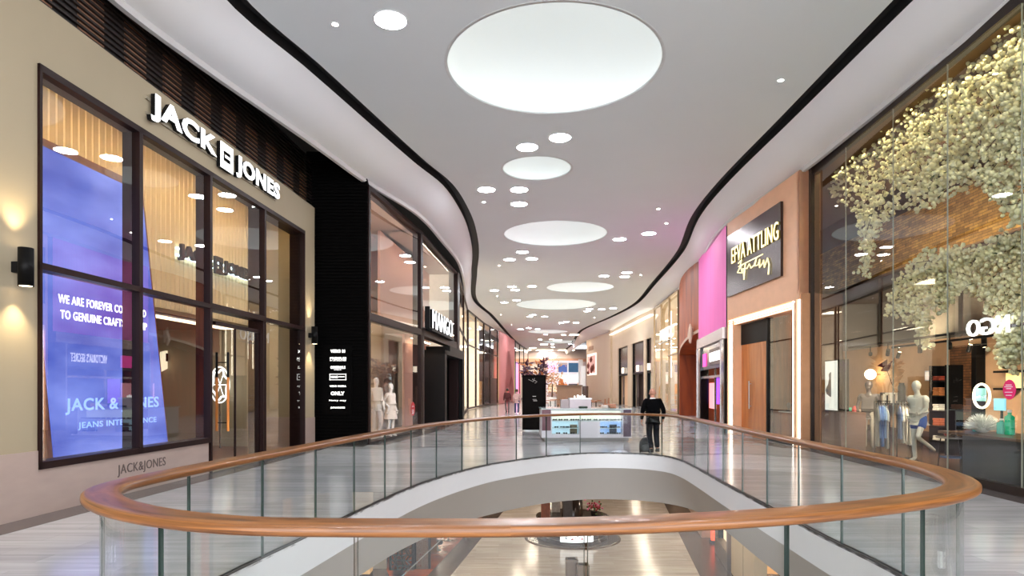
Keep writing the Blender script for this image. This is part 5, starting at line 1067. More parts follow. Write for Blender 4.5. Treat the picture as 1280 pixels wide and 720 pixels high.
# ================================================================ lingerie store: pink panel over black shopfront
V = Frame(9.36, 31.4, 8.32, 24.4)
mb = MB(); rows = []
M_vp = mat('pink_translucent', (240, 130, 196), .45, emit=(255, 120, 196), estr=.06, var=.18, scale=1.0, stretch=(9, 9, .02))
for z in (4.12, 8.15): rows.append([tuple(V.p(V.len * i / 80, .04 * (i % 2), z)) for i in range(81)])
mb.grid(rows, sm=False); tag(mb.build('pink_fluted_panel', M_vp, fix=False), 'glowing pink fluted panel above the black lingerie shopfront', 'wall panel')
mb = MB(); mb.box(V, 0, V.len, -.3, -.02, 4.1, 8.2); mb.box(V, 0, V.len, -4, -3.9, 0, 4.1); structure(mb.build('wall_right_far', M_dark))
mb = MB(); mb.box(V, .1, V.len, -.1, .14, 3.68, 4.12); tag(mb.build('silver_cornice', mat('silver_trim', (176, 168, 166), .25, .8)), 'silver cornice between the pink panel and the black shopfront', 'cornice')
e = empty('shopfront_portal', V.p(3, 0, 0), 'glossy black lingerie shopfront with silver edge posts', 'shopfront')
M_gb = mat('gloss_black', (10, 8, 10), .12)
mb = MB(); mb.box(V, .1, 1.0, -.3, .1, 0, 3.68); mb.box(V, 1.0, V.len, -.25, .02, 2.6, 3.68); mb.box(V, V.len - .6, V.len, -.3, .1, 0, 3.68); mb.build('portal_frame', M_gb, e)
mb = MB(); mb.box(V, .0, .1, -.3, .14, 0, 3.68); mb.box(V, V.len - .7, V.len - .6, -.3, .12, 0, 3.68); mb.build('edge_posts', mat('silver_trim'), e)
mb = MB(); mb.box(V, 1, V.len - .6, -.3, .0, 2.2, 2.3); mb.box(V, 3.2, 3.26, -.28, -.2, 0, 2.6); mb.build('door_frame', mat('silver_trim'), e)
e = empty('store_sign', V.p(3.4, .02, 2.8), 'white lit lettering on the black lingerie shopfront', 'sign')
a, b_ = V.u(886, .1), V.u(898.6, .1)
mb = MB(); mb.box(V, a - .15, b_ + .15, .02, .06, 2.75, 3.45); mb.build('sign_plate', mat('lilac_plate', (40, 26, 40), .3), e)
mb = MB(); text(mb, "VICTORIA'S SECRET", V, a, b_, 2.9, 3.3, .06, .02, 0, .01); mb.build('lettering', M_litwhite, e, fix=False)
mb = MB(); mb.box(V, V.u(877, .1), V.u(881, .1), .02, .05, 2.75, 3.35); mb.build('emblem', mat('magenta_glow', (230, 60, 150), .4, emit=(230, 60, 150), estr=.8), e)
mb = MB(); mb.box(V, V.u(881, -.5), V.u(893, -.5), -.6, -.5, .75, 2.0); tag(mb.build('poster_screen', mat('pink_screen', (240, 170, 170), .4, emit=(240, 160, 165), estr=.8, var=.3)), 'pink glowing poster in the lingerie shop entrance', 'screen')
mb = MB(); mb.box(V, V.u(894, -.5), V.u(898, -.5), -.6, -.5, 1.0, 2.2); tag(mb.build('violet_screen', mat('violet_screen', (150, 70, 230), .4, emit=(150, 70, 230), estr=.9)), 'violet glowing screen beside the pink poster', 'screen')
led(V, 1.2, V.len - .8, -1.6, -1.3, 3.6, 'light strip inside the lingerie shop')
# ================================================================ curved brown wood shopfront
Wd = Frame(10.62, 39.9, 9.4, 31.5)
M_brn = wood_mat('brown_cladding', (124, 50, 10), (180, 84, 26), .5, stretch=(1, 1, .12), scale=1.5)
mb = MB(); n = 24; rows = []; low_ = []
for i in range(n + 1):
    u = Wd.len * i / n; zz_ = 4.15 + .42 * math.sin((i / n - .4) * 2.2) ; bo = .25 * math.sin(PI * i / n)
    rows.append((u, bo, zz_))
mb.grid([[tuple(Wd.p(u, bo, 8.2)), tuple(Wd.p(u, bo, zz_))] for u, bo, zz_ in rows]); mb.grid([[tuple(Wd.p(u, bo, zz_)), tuple(Wd.p(u, -1.2, zz_))] for u, bo, zz_ in rows]); mb.grid([[tuple(Wd.p(u, -1.2, zz_)), tuple(Wd.p(u, -1.2, 8.2))] for u, bo, zz_ in rows])
mb.box(Wd, 0, Wd.len, -1.3, -1.1, 0, 4.6); mb.box(Wd, -.12, .06, -1.3, -.02, 0, 4.6); mb.box(Wd, Wd.len - .35, Wd.len, -1.2, .02, 0, 5); structure(mb.build('wall_right_wood', M_brn))
mb = MB(); mb.grid([[tuple(Wd.p(u, bo + .02, zz_ - .0)), tuple(Wd.p(u, bo + .02, zz_ + .16)), tuple(Wd.p(u, bo, zz_ + .16))] for u, bo, zz_ in rows], sm=False); structure(mb.build('trim_18', mat('champagne_edge', (196, 172, 150), .4)))
e = empty('emblem_sign', Wd.pp(863, 420, .2), 'small pale emblem on the curved brown wood front', 'sign'); c = Wd.pp(863, 417, .26)
mb = MB(); mb.tube([c + Vector((0, 0, -.5)), c + Wd.d * -.15 + Vector((0, 0, -.1)), c + Wd.d * .1 + Vector((0, 0, .25)), c + Wd.d * -.05 + Vector((0, 0, .5))], [.05, .13, .12, .04], 8); mb.tube([c + Wd.d * .3 + Vector((0, 0, -.35)), c + Wd.d * .2, c + Wd.d * .35 + Vector((0, 0, .3))], [.04, .1, .03], 8); mb.build('emblem', mat('pale_emblem', (220, 196, 176), .4), e)
mb = MB(); mb.box(Wd, Wd.len - .9, Wd.len - .75, -1.05, -.95, .3, 3.6); tag(mb.build('light_strip', mat('dim_strip', (255, 230, 190), .5, emit=(255, 214, 160), estr=.8)), 'upright warm light strip at the right of the brown wood recess', 'light strip')
# ================================================================ tall glazed store
G = Frame(11.4, 50.4, 10.68, 40.4)
for k in range(3):
    a, b_ = G.len * k / 3, G.len * (k + 1) / 3; e = window(G, a, b_, .05, 8.1, fin=.12, mull=.12, mt=mat('champagne_metal', (176, 156, 128), .3, .6), bars=(4.0,) if k == 2 else ())
mb = MB(); mb.box(G, -.1, G.len, -2.6, -2.5, 0, 8.2); mb.box(G, -.1, G.len, -2.5, -.2, 8.1, 8.2); mb.box(G, -.15, 0, -2.5, -.2, 0, 8.2); mb.box(G, G.len - .02, G.len + .1, -2.5, -.2, 0, 8.2); structure(mb.build('wall_store_champagne', mat('champagne_wall_glow', (220, 196, 160), .5, emit=(255, 226, 180), estr=.14)))  # walls glow faintly: room light put into their colour
M_tube = mat('tube_glow', (255, 246, 226), .5, emit=(255, 240, 208), estr=3)
for k in range(6):
    u = .8 + k * 1.65; mb = MB(); mb.tube([G.p(u, -1.2 - .4 * (k % 2), 2.6 + .7 * (k % 3)), G.p(u, -1.2 - .4 * (k % 2), 7.8)], .05, 8); tag(mb.build('tube_light', M_tube), 'upright glowing light tube, %s from the far end of the tall glazed store' % ordw[k], 'light tube', 'upright light tubes')
for k in range(4):
    mb = MB(); mb.box(G, .5 + 2.4 * k, 2.3 + 2.4 * k, -1.0, -.8, 7.0 - .6 * (k % 2), 7.06 - .6 * (k % 2)); tag(mb.build('bar_light', M_tube), 'level glowing light bar, %s from the far end of the tall glazed store' % ordw[k], 'light bar', 'level light bars')
e = empty('store_sign', G.pp(832, 420, .1), 'white store lettering on the tall glazed shopfront', 'sign'); a, b_ = G.u(825, .1), G.u(838, .1)
mb = MB(); text(mb, 'MINISO', G, a, b_, G.z(831, 424, .1), G.z(831, 410, .1), .06, .06, 0, -.004); mb.build('lettering', mat('soft_white_letter', (250, 250, 250), .5, emit=(255, 255, 255), estr=.35), e, fix=False)
mb = MB(); mb.box(G, a, b_, -.02, .06, G.z(831, 426, .1) - .08, G.z(831, 426, .1)); mb.build('sign_rail', M_steel, e)
for k, (u, cl, zz_) in enumerate(((1.2, (190, 140, 220), 1.7), (3.4, (214, 180, 140), 1.2), (5.6, (230, 210, 180), 1.5), (8.2, (200, 170, 130), 1.9))):
    e = empty('display_stand', G.p(u, -1.4, 0), '%s display stand in the tall glazed store' % ['lilac', 'tan', 'cream', 'amber'][k], 'display stand', 'display stands'); mb = MB(); mb.box(G, u - .5, u + .5, -1.8, -1.2, 0, .1); mb.box(G, u - .45, u + .45, -1.75, -1.7, .1, zz_); mb.build('stand_body', mat('ds_%d' % cl[0], cl, .4), e)
    for z in (.4, .8, 1.15): mb = MB(); mb.box(G, u - .45, u + .45, -1.7, -1.25, z, z + .03); mb.build('shelf', M_white, e)
# ================================================================ beige front with three tall dark openings
B = Frame(11.1, 69.7, 11.42, 50.6)
M_bei = mat('beige_panelling', (206, 186, 160), .5, var=.05, scale=1.0, stretch=(2, 2, .3))
op = [(B.u(772.5), B.u(784.5), B.z(778, 428)), (B.u(789.5), B.u(804.5), B.z(797, 421)), (B.u(807.5), B.u(814), B.z(811, 416))]
mb = MB(); c0 = 0
for a, b_, zt4 in op: mb.box(B, c0, a, -.5, 0, 0, 8.2); mb.box(B, a, b_, -.5, 0, 5.9, 8.2); c0 = b_
mb.box(B, c0, B.len, -.5, 0, 0, 8.2); structure(mb.build('wall_right_beige', M_bei))
mb = MB(); mb.box(B, 0, B.len, -.05, .3, 7.6, 7.7); tag(mb.build('cove_light', mat('cove_glow', (255, 250, 240), .5, emit=(255, 244, 226), estr=1)), 'white light cove along the top of the beige front', 'light strip')
for k, (a, b_, zt4) in enumerate(op):
    e = empty('tall_opening', B.p((a + b_) / 2, 0, 0), 'tall dark glazed opening in the beige front, %s' % ['farthest of three', 'middle one of three', 'narrow nearest of three'][k], 'shop opening', 'tall dark openings')
    mb = MB(); mb.box(B, a, b_, -.3, -.2, 3.1, 5.9); mb.build('upper_panel', mat('brown_tint', (58, 46, 44), .2), e); mb = MB(); mb.box(B, a, b_, -.8, -.7, 0, 3.1); mb.build('lower_panel', [mat('stone_pattern', (196, 160, 130), .5, var=.6, scale=7, emit=(220, 180, 140), estr=.2), mat('oxblood_dark'), mat('aqua_glow', (170, 214, 230), .4, emit=(180, 220, 236), estr=.6)][k], e)
    mb = MB(); mb.box(B, a, b_, -.35, -.1, 3.0, 3.15); mb.box(B, a, a + .1, -.35, -.1, 0, 5.9); mb.box(B, b_ - .1, b_, -.35, -.1, 0, 5.9); mb.build('opening_frame', M_black, e)
    mb = MB(); uc_ = (a + b_) / 2; mb.box(B, uc_ - .3, uc_ + .3, -.1, .05, 3.25, 3.8); mb.build('square_lamp', mat('square_glow', (255, 240, 220), .5, emit=(255, 236, 210), estr=.8), e)
B2 = Frame(9.95, 84, 11.1, 70.2)
mb = MB(); mb.box(B2, 0, B2.len, -.5, 0, 0, 8.2); mb.box(B2, B2.len - .3, B2.len + .6, -.6, .25, 0, 8.2); structure(mb.build('wall_right_end', M_bei))
B3 = Frame(13.5, 84.3, 9.95, 84.0)
mb = MB(); mb.box(B3, 0, B3.len, -.3, 0, 0, 8.2); structure(mb.build('wall_right_return', M_bei))
e = empty('framed_poster', B2.pp(740, 468, .1), 'pink and white lit poster in a white frame on the beige end wall', 'poster')
a, b_ = B2.u(734.5, .1), B2.u(745, .1); z0, z1 = B2.z(740, 469, .1), B2.z(740, 442, .1)
mb = MB(); mb.box(B2, a, b_, 0, .15, z0, z1); mb.build('poster_frame', mat('frame_glow', (255, 240, 232), .5, emit=(255, 236, 226), estr=.4), e)
mb = MB(); mb.box(B2, a + .3, b_ - .3, .15, .17, z0 + .3, z1 - .3); mb.build('poster_print', mat('poster_pink', (236, 178, 168), .5, emit=(236, 178, 168), estr=.15, var=.5, scale=1.2), e)
mb = MB()
for k, (q, h0, h1) in enumerate(((.55, .62, .85), (.62, .12, .45), (.8, .2, .5), (.2, .08, .2), (.22, .35, .6))): uq = a + (b_ - a) * q; dz_ = z1 - z0; mb.tube([B2.p(uq - .3, .18, z0 + h0 * dz_), B2.p(uq + .25, .18, z0 + (h0 + h1) / 2 * dz_), B2.p(uq - .1, .18, z0 + h1 * dz_)], [.12, .3, .08], 6)
mb.build('poster_figures', mat('brown_print', (132, 74, 62), .5), e)
mb = MB(); mb.box(B2, B2.u(735.5, .05), B2.u(741, .05), 0, .06, B2.z(738, 438, .05), B2.z(738, 433, .05)); tag(mb.build('wall_plaque', mat('tan_plaque', (150, 112, 84), .5)), 'small tan plaque above the framed poster', 'plaque')
for fr in (V, Wd, G, B, B2, Ef):
    mb = MB(); mb.box(fr, 0, fr.len, 0, .5, 0, .004); structure(mb.build('trim_19', M_border))
# ================================================================ sunglasses kiosk
KF = Frame(.97, 20.5, 3.9, 20.5)
kx = lambda px: KF.u(px); kz = lambda py: KF.z(730, py)
e = empty('eyewear_kiosk', (2.43, 21.3, 0), 'white island kiosk of lit eyewear showcases in the middle of the walkway', 'kiosk')
M_kw = mat('kiosk_white', (214, 210, 218), .35, var=.02)
mb = MB(); mb.box(KF, .1, 2.85, -1.7, -.08, 0, .12); mb.build('plinth', mat('kiosk_grey', (150, 146, 146), .4), e)
x1, x2, x3, x4 = kx(689), kx(724), kx(750), kx(779)
zl0, zl1, ztp = .24, .97, 1.07
mb = MB()
mb.box(KF, x1, x4, -1.6, -.4, .12, ztp - .02); mb.box(KF, x1, x4, -.4, 0, .12, zl0); mb.box(KF, x2, x3, -.4, .0, zl0, .66); mb.box(KF, 0, x1, -1.6, -.02, .12, ztp - .02); mb.box(KF, x4, KF.len, -1.6, -.02, .12, ztp - .02)
mb.box(KF, x1, x1 + .02, -.4, 0, zl0, zl1); mb.box(KF, x4 - .02, x4, -.4, 0, zl0, zl1)
mb.build('kiosk_body', M_kw, e)
for nm, a, b_, z0, z1, cl in (('showcase_panel', x1 + .02, x2, zl0, .66, (186, 216, 230)), ('showcase_panel', x3, x4 - .02, zl0, .66, (140, 178, 226)), ('showcase_panel', x1 + .02, x4 - .02, .70, .99, (226, 232, 214))):
    mb = MB(); mb.box(KF, a, b_, -.39, -.37, z0, z1); mb.build(nm, mat('case_%d' % cl[0], cl, .4, emit=cl, estr=.35, var=.1), e)
for a, b_, z in ((x1, x4, .68), (x1 + .02, x2, .44), (x3, x4, .44)):
    mb = MB(); mb.box(KF, a, b_, -.37, -.01, z - .015, z); mb.build('shelf', mat('clear_shelf', (210, 226, 230), .1), e)
mb = MB(); mb.box(KF, -.02, KF.len + .02, -1.7, .02, ztp - .02, ztp + .01); mb.build('counter_top', mat('kiosk_glass_top', (190, 204, 202), .08), e)
mb = MB(); mb.add([KF.p(x1, -.005, zl0), KF.p(x4, -.005, zl0), KF.p(x4, -.005, ztp - .02), KF.p(x1, -.005, ztp - .02)], [(0, 1, 2, 3)]); mb.build('glass_front', M_glass, e, fix=False)
for a, b_, cl, nm in ((0, x1, (70, 30, 40), 'a'), (x4, KF.len, (44, 26, 44), 'b')):
    mb = MB(); mb.box(KF, a + .01, b_ - .01, -.02, -.005, .16 if nm == 'b' else .36, ztp - .03); mb.build('side_poster', mat('poster_dark_' + nm, cl, .4, emit=cl, estr=.5, var=.9, scale=3.5), e)
ha, hb_ = kx(715), kx(742.5)
mb = MB(); mb.box(KF, ha, hb_, -1.2, -.75, ztp + .01, 1.40); mb.build('header_box', mat('header_glow', (186, 172, 178), .4, emit=(250, 240, 246), estr=.08, var=.1), e)
mb = MB(); mb.box(KF, ha - .03, hb_ + .03, -1.22, -.73, 1.36, 1.41); mb.build('header_edge', M_white, e)
mb = MB()
for k, (a, w_) in enumerate(((721, 1.6), (725, 2.2), (728, 1.8), (731, 2.0), (734, 1.8))): mb.box(KF, kx(a), kx(a + w_), -.95, -.92, 1.41, 1.48 + .03 * (k % 2))
mb.build('header_marks', M_litwhite, e)
mb = MB(); mb.box(KF, kx(704), kx(714.5), -1.3, -.9, ztp + .01, 1.36); mb.build('till_box', mat('till_mauve', (176, 160, 160), .5), e)
# sunglasses: one pair, copied
def glasses(p, label, col):
    g = empty('sunglasses', p, label, 'sunglasses', 'sunglasses in the kiosk showcases'); p = Vector(p); m = mat('shade_%d' % col[0], col, .15)
    for s in (-1, 1):
        mb = MB(); c = p + Vector((s * .037, 0, .03)); mb.prism([c + Vector((.034 * math.cos(a * PI / 6), 0, .027 * math.sin(a * PI / 6))) for a in range(12)], Vector((0, .006, 0))); mb.build('lens', m, g)
        mb = MB(); mb.tube([p + Vector((s * .07, 0, .042)), p + Vector((s * .072, .1, .04)), p + Vector((s * .07, .135, .015))], .003, 4); mb.build('temple', m, g)
    mb = MB(); mb.tube([p + Vector((-.012, 0, .04)), p + Vector((.012, 0, .04))], .004, 5); mb.build('bridge', m, g)
    return g
gp = []
for z, nm, pxs in ((.68, 'upper', (694, 701, 708, 716, 722, 730, 737, 745, 752, 757, 762, 767, 772, 776)), (.44, 'middle', (696, 703, 707, 712, 752, 757, 766, 773)), (zl0, 'lowest', (698, 707, 716, 753, 762, 768, 774))):
    for i, px in enumerate(pxs): gp.append((px, z, '%s from the left on the %s showcase shelf of the kiosk' % (['first', 'second', 'third', 'fourth', 'fifth', 'sixth', 'seventh', 'eighth', 'ninth', 'tenth', 'eleventh', 'twelfth', 'thirteenth', 'last'][i], nm)))
g0 = None
for px, z, lb in gp:
    p = KF.p(kx(px), -.12, z)
    if g0 is None: g0 = glasses(p, 'dark sunglasses, ' + lb, (26, 28, 32))
    else: dup(g0, p, 0, 'dark sunglasses, ' + lb)
for k, (px, z, lb) in enumerate(((718, zl0, 'left'), (768, zl0, 'right'))):
    mb = MB(); u = kx(px); mb.box(KF, u - .12, u + .12, -.3, -.26, z, z + .30); tag(mb.build('display_card', mat('card_%d' % k, (110, 100, 78) if k == 0 else (70, 84, 104), .5, var=.5, scale=9)), 'patterned display card in the %s showcase of the kiosk' % lb, 'display card')
# things standing on the counter and behind
for k, (px, hh, cl, lb) in enumerate(((760, .10, (214, 200, 190), 'low cream tray on the right of the kiosk counter'), (767, .14, (180, 120, 90), 'brown leather case on the right of the kiosk counter'), (731, .06, (40, 60, 40), 'dark spectacle case on the middle of the kiosk counter'))):
    mb = MB(); u = kx(px); mb.box(KF, u - .14, u + .14, -.6, -.35, ztp + .01, ztp + .01 + hh); tag(mb.build('counter_box', mat('cbx_%d' % k, cl, .5), bevel=.02), lb, 'box')
# ================================================================ black totem
T = Frame(.42, 25.6, 1.38, 25.6)
e = empty('advertising_totem', (.9, 25.7, 0), 'tall black advertising totem left of the eyewear kiosk', 'totem')
mb = MB(); mb.box(T, 0, T.len, -.28, 0, .04, 2.28); mb.build('cabinet', mat('gloss_black2', (9, 7, 7), .5, spec=.02), e, bevel=.015)
mb = MB(); mb.box(T, .05, T.len - .05, 0, .006, .5, 2.2); mb.build('screen_face', mat('totem_screen', (9, 7, 6), .4, spec=.03, emit=(40, 22, 16), estr=.03, var=.9, scale=2.5), e)
mb = MB(); mb.box(T, .1, T.len - .1, -.24, -.04, 0, .04); mb.build('foot', M_steel, e)
mb = MB()
mb.tube([T.p(.5 + .1 * math.sin(k * .9), .012, 1.95 + .03 * k) for k in range(7)], .006, 4); mb.tube([T.p(.25, .012, 2.1), T.p(.45, .012, 2.0), T.p(.5, .012, 2.15)], .006, 4); mb.build('screen_drawing', mat('pale_drawing', (170, 164, 160), .5, emit=(170, 164, 160), estr=.4), e)
mb = MB(); mb.box(T, .42, .56, .006, .012, 1.40, 1.42); mb.box(T, .45, .60, .006, .012, 1.22, 1.24); mb.box(T, .42, .58, .006, .012, 1.28, 1.29); mb.build('screen_lines', mat('pale_drawing'), e)
# plant with dark purple and orange leaves behind the totem
e = empty('tall_plant_arrangement', (gx(668, 31), 31, 0), 'tall dark purple and orange leaf arrangement rising behind the black totem', 'plant')
c = Vector((gx(668, 31), 31, 0)); mb = MB(); mb.lathe(c, [(.22, 0), (.28, .3), (.34, .9), (.30, .92), (.26, .8)], 20); mb.build('planter', M_white, e)
mb = MB(); random.seed(11)
st = []
for k in range(9):
    a = random.random() * 6.3; top = c + Vector((.45 * math.cos(a), .45 * math.sin(a), random.uniform(2.4, 3.3))); mb.tube([c + Vector((0, 0, .8)), c + Vector((.1 * math.cos(a), .1 * math.sin(a), 1.8)), top], [.03, .02, .008], 5); st.append(top)
mb.build('stems', mat('plum_stem', (58, 30, 44), .7), e)
mb = MB()
for t in st:
    for q in range(16):
        d_ = Vector((random.gauss(0, 1), random.gauss(0, 1), random.gauss(.2, .8))).normalized(); w_ = d_.orthogonal().normalized() * .07; b0 = t - Vector((0, 0, random.random() * .9)); mb.add([b0, b0 + d_ * .16 + w_, b0 + d_ * .38, b0 + d_ * .16 - w_], [(0, 1, 2, 3)], random.choice((0, 0, 1)))
lf = mb.build('leaves', [mat('plum_leaf', (74, 38, 60), .6), mat('orange_leaf', (196, 120, 60), .6)], e, fix=False)
# ================================================================ people
M_skin = mat('skin_tone', (196, 140, 116), .55, var=.06)
M_navy = mat('black_knit', (10, 10, 12), .9, spec=.05); M_jean = mat('dark_jeans', (26, 27, 33), .85, spec=.1, var=.25, scale=14); M_shoe = mat('black_shoe', (20, 18, 18), .4)
figure('person', 'bald man in black sweater and dark jeans walking away beyond the railing', 'person', (3.80, 16.95, 0), 0.06, 1.74, M_skin,
       {'knr': (.12, .09, .49), 'anr': (.13, .02, .10), 'tor': (.15, .2, .05), 'knl': (-.09, .02, .49), 'anl': (-.085, -.16, .10), 'tol': (-.09, .01, .035), 'elr': (.26, -.05, 1.13), 'wrr': (.27, .06, .90), 'par': (.265, .10, .83), 'ell': (-.265, -.07, 1.13), 'wrl': (-.27, .0, .89), 'pal': (-.268, .02, .82), 'jaw': (.01, .05, 1.545), 'head': (.01, .045, 1.625)},
       (('trousers', M_jean), ('top', M_navy), ('collar', mat('white_shirt', (226, 226, 226), .8)), ('shoes', M_shoe)), lean=.03, bulk=1.09)
e = empty('rolling_backpack', (gx(808.5, 16.9), 16.95, 0), 'black rolling backpack standing beside the bald man', 'bag')
c = Vector((gx(808.5, 16.9), 16.95, 0)); mb = MB(); rows = []
for z, q in ((.03, .85), (.06, 1), (.2, 1.02), (.30, .95), (.37, .75), (.41, .45), (.42, .1)): rows.append([c + Vector((.185 * q * math.copysign(abs(math.cos(a * PI / 12)) ** .5, math.cos(a * PI / 12)), .11 * q * math.copysign(abs(math.sin(a * PI / 12)) ** .5, math.sin(a * PI / 12)), z)) for a in range(24)])
mb.grid(rows, close=True); mb.add(rows[0], [tuple(range(24))[::-1]]); mb.add(rows[-1], [tuple(range(24))]); mb.build('bag_body', mat('black_nylon', (24, 24, 26), .7), e)
mb = MB(); rows = []
for z, q in ((.08, .9), (.16, 1), (.22, .9), (.24, .3)): rows.append([c + Vector((.14 * q * math.cos(a * PI / 8), -.10 - .05 * q * max(0, -math.sin(a * PI / 8)) if math.sin(a * PI / 8) < 0 else -.10, z)) for a in range(16)])
mb.grid(rows, close=True); mb.build('front_pocket', mat('grey_nylon', (44, 44, 46), .7), e)
mb = MB(); mb.tube([c + Vector((-.06, .05, .41)), c + Vector((-.05, .05, .46)), c + Vector((.05, .05, .46)), c + Vector((.06, .05, .41))], .010, 6); mb.build('carry_handle', mat('grey_nylon'), e)
for s in (-1, 1): mb = MB(); mb.tube([c + Vector((s * .16 - .012, .06, .028)), c + Vector((s * .16 + .012, .06, .028))], .028, 12); mb.build('wheel', M_black, e)
figure('person', 'pedestrian in dark red coat walking near the pointed rose arch', 'person', (gx(634, 44), 44.0, 0), .2, 1.70, M_skin, {'knr': (.12, .14, .5), 'anr': (.12, .12, .1), 'tor': (.13, .28, .05), 'anl': (-.1, -.22, .12), 'tol': (-.1, -.08, .035)}, (('trousers', mat('mauve_trousers', (112, 92, 96), .8)), ('top', mat('wine_coat', (84, 34, 36), .8)), ('hair', mat('dark_hair', (36, 26, 22), .6)), ('shoes', M_shoe)), 'distant pedestrians')
figure('person', 'pedestrian in pale pink top walking just left of the black totem', 'person', (gx(646, 41), 41.0, 0), -.1, 1.66, M_skin, {'knl': (-.12, .14, .5), 'anl': (-.12, .12, .1), 'tol': (-.13, .28, .05), 'anr': (.1, -.2, .12), 'tor': (.1, -.06, .035)}, (('trousers', mat('blue_trousers', (70, 74, 112), .8)), ('top', mat('rose_top', (206, 172, 170), .8)), ('hair', mat('brown_hair', (70, 48, 36), .6)), ('shoes', M_white)), 'distant pedestrians', fem=True)
# ================================================================ far plaza
mb = MB(); mb.bx(-10, 30, 119, 119.4, 0, 9.2); structure(mb.build('wall_end', mat('lilac_end_wall', (224, 208, 204), .6)))
mb = MB(); mb.bx(-4, 14, 118.6, 119, 6.6, 7.3); tag(mb.build('orange_reflection_band', mat('peach_reflection', (214, 160, 136), .5)), 'peach band imitating an orange reflection high across the far end wall', 'painted reflection')  # orange ceiling reflection at the far end, put into the band colour
# far store: two tiers of lit displays
FS = Frame(4.0, 78, 11.5, 78)
fx = lambda px: FS.u(px); fz = lambda py: gz(py, 78)
e = empty('far_store_front', FS.p(3.5, 0, 0), 'distant lit store with white frames at the end of the mall', 'store front')
mb = MB()
for z in (fz(466.5), fz(478.5)): mb.box(FS, fx(684), fx(726), -.3, .05, z - .12, z + .12)
for x in (684, 697, 710, 726): mb.box(FS, fx(x) - .07, fx(x) + .07, -.3, .05, 0, fz(452))
mb.box(FS, fx(684), fx(726), -.3, .05, fz(453.5), fz(450.8)); mb.build('store_frame', mat('frame_white', (230, 228, 232), .4, emit=(240, 240, 250), estr=.2), e)
cells = [(685, 696, 453.5, 465.5, (226, 170, 246), .9), (698, 709, 456, 465.5, (60, 80, 130), .6), (711, 725, 453.5, 465.5, (40, 76, 104), .5), (685, 696, 468, 477.5, (236, 214, 206), .6), (698, 709, 468, 477.5, (232, 200, 190), .6), (711, 725, 468, 477.5, (196, 214, 206), .7), (685, 696, 480, 490, (214, 190, 160), .5), (698, 709, 480, 492, (206, 130, 70), .5), (711, 725, 480, 492, (60, 60, 70), .3)]
for x0, x1_, y0, y1, cl, es in cells:
    mb = MB(); mb.box(FS, fx(x0), fx(x1_), -.28, -.2, fz(y1), fz(y0)); mb.build('display_panel', mat('far_%d_%d' % (x0, int(y0)), cl, .5, emit=cl, estr=es, var=.6, scale=1.4), e)
for k, (px, cl, lb) in enumerate(((713, (230, 130, 60), 'orange'), (724, (236, 170, 70), 'amber'), (701, (220, 120, 50), 'rust'))):
    mb = MB(); c = FS.p(fx(px), .6, 0); mb.lathe(c, [(.5, 0), (.5, .5), (.38, 1.4 + .4 * k), (.2, 2.0 + .4 * k), (.05, 2.1 + .4 * k)], 14); tag(mb.build('shop_display', mat('fd_%d' % k, cl, .5)), '%s cone display before the distant lit store' % lb, 'display', 'cone displays before the distant store')
mb = MB(); mb.box(FS, 0, FS.len, -14, -13.8, 0, 5.6); structure(mb.build('wall_end_store', mat('lilac_end_wall')))
# cafe counter, column, plants and tables between the totem and the poster
e = empty('cafe_counter', (gx(708, 58), 58, 0), 'brown cafe counter beyond the kiosk', 'counter')
CF = Frame(gx(697, 58), 58, gx(727, 58), 58)
mb = MB(); mb.box(CF, 0, CF.len, -1, 0, 0, 1.9); mb.build('counter_body', mat('tan_counter', (156, 122, 98), .5, var=.15, scale=2), e); mb = MB(); mb.box(CF, -.1, CF.len + .1, -1.1, .1, 1.9, 2.02); mb.build('counter_top', mat('walnut_top'), e)
mb = MB(); x0, x1_ = gx(727.5, 44), gx(735.5, 44); mb.lathe(((x0 + x1_) / 2, 44, 0), [((x1_ - x0) / 2, 0), ((x1_ - x0) / 2, gz(483, 44)), ((x1_ - x0) / 2 * .9, gz(483, 44) + .02)], 24); tag(mb.build('brown_drum', mat('umber_drum', (66, 44, 36), .45)), 'dark brown upright drum behind the kiosk header', 'display drum')
for k, (px, Y) in enumerate(((739, 46), (745, 50), (688, 50), (694, 54))):
    e = empty('cafe_table', (gx(px, Y), Y, 0), 'small wooden cafe table, %s beyond the kiosk' % ['nearest right of the brown drum', 'farther right of the brown drum', 'left one behind the kiosk', 'left one nearest the brown counter'][k], 'table', 'distant cafe tables')
    c = Vector((gx(px, Y), Y, 0)); mb = MB(); mb.lathe(c, [(.45, .72), (.46, .76), (.44, .77)], 20); mb.build('table_top', M_wood, e); mb = MB(); mb.lathe(c, [(.25, 0), (.25, .02), (.04, .04), (.04, .72)], 14); mb.build('pedestal', M_black, e)
    for s in (-1, 1):
        q = empty('cafe_chair', c + Vector((s * .8, 0, 0)), 'tan cafe chair at the %s of the table %s' % ('left' if s < 0 else 'right', ['nearest right of the drum', 'farther right of the drum', 'left behind the kiosk', 'by the brown counter'][k]), 'chair', 'distant cafe chairs'); cc_ = c + Vector((s * .8, 0, 0)); M_ch = mat('tan_chair', (176, 116, 76), .5)
        mb = MB(); mb.bx(cc_.x - .22, cc_.x + .22, cc_.y - .22, cc_.y + .22, .44, .49); mb.build('seat', M_ch, q); mb = MB(); mb.bx(cc_.x + s * .19, cc_.x + s * .23, cc_.y - .2, cc_.y + .2, .49, .95); mb.build('backrest', M_ch, q)
        for a in (-.19, .19):
            for b_ in (-.19, .19): mb = MB(); mb.tube([cc_ + Vector((a, b_, 0)), cc_ + Vector((a, b_, .44))], .018, 5); mb.build('leg', M_black, q)
e = empty('potted_tree', (gx(690, 66), 66, 0), 'autumn-toned leafy tree in a pale tub before the distant store', 'tree'); c = Vector((gx(690, 66), 66, 0))
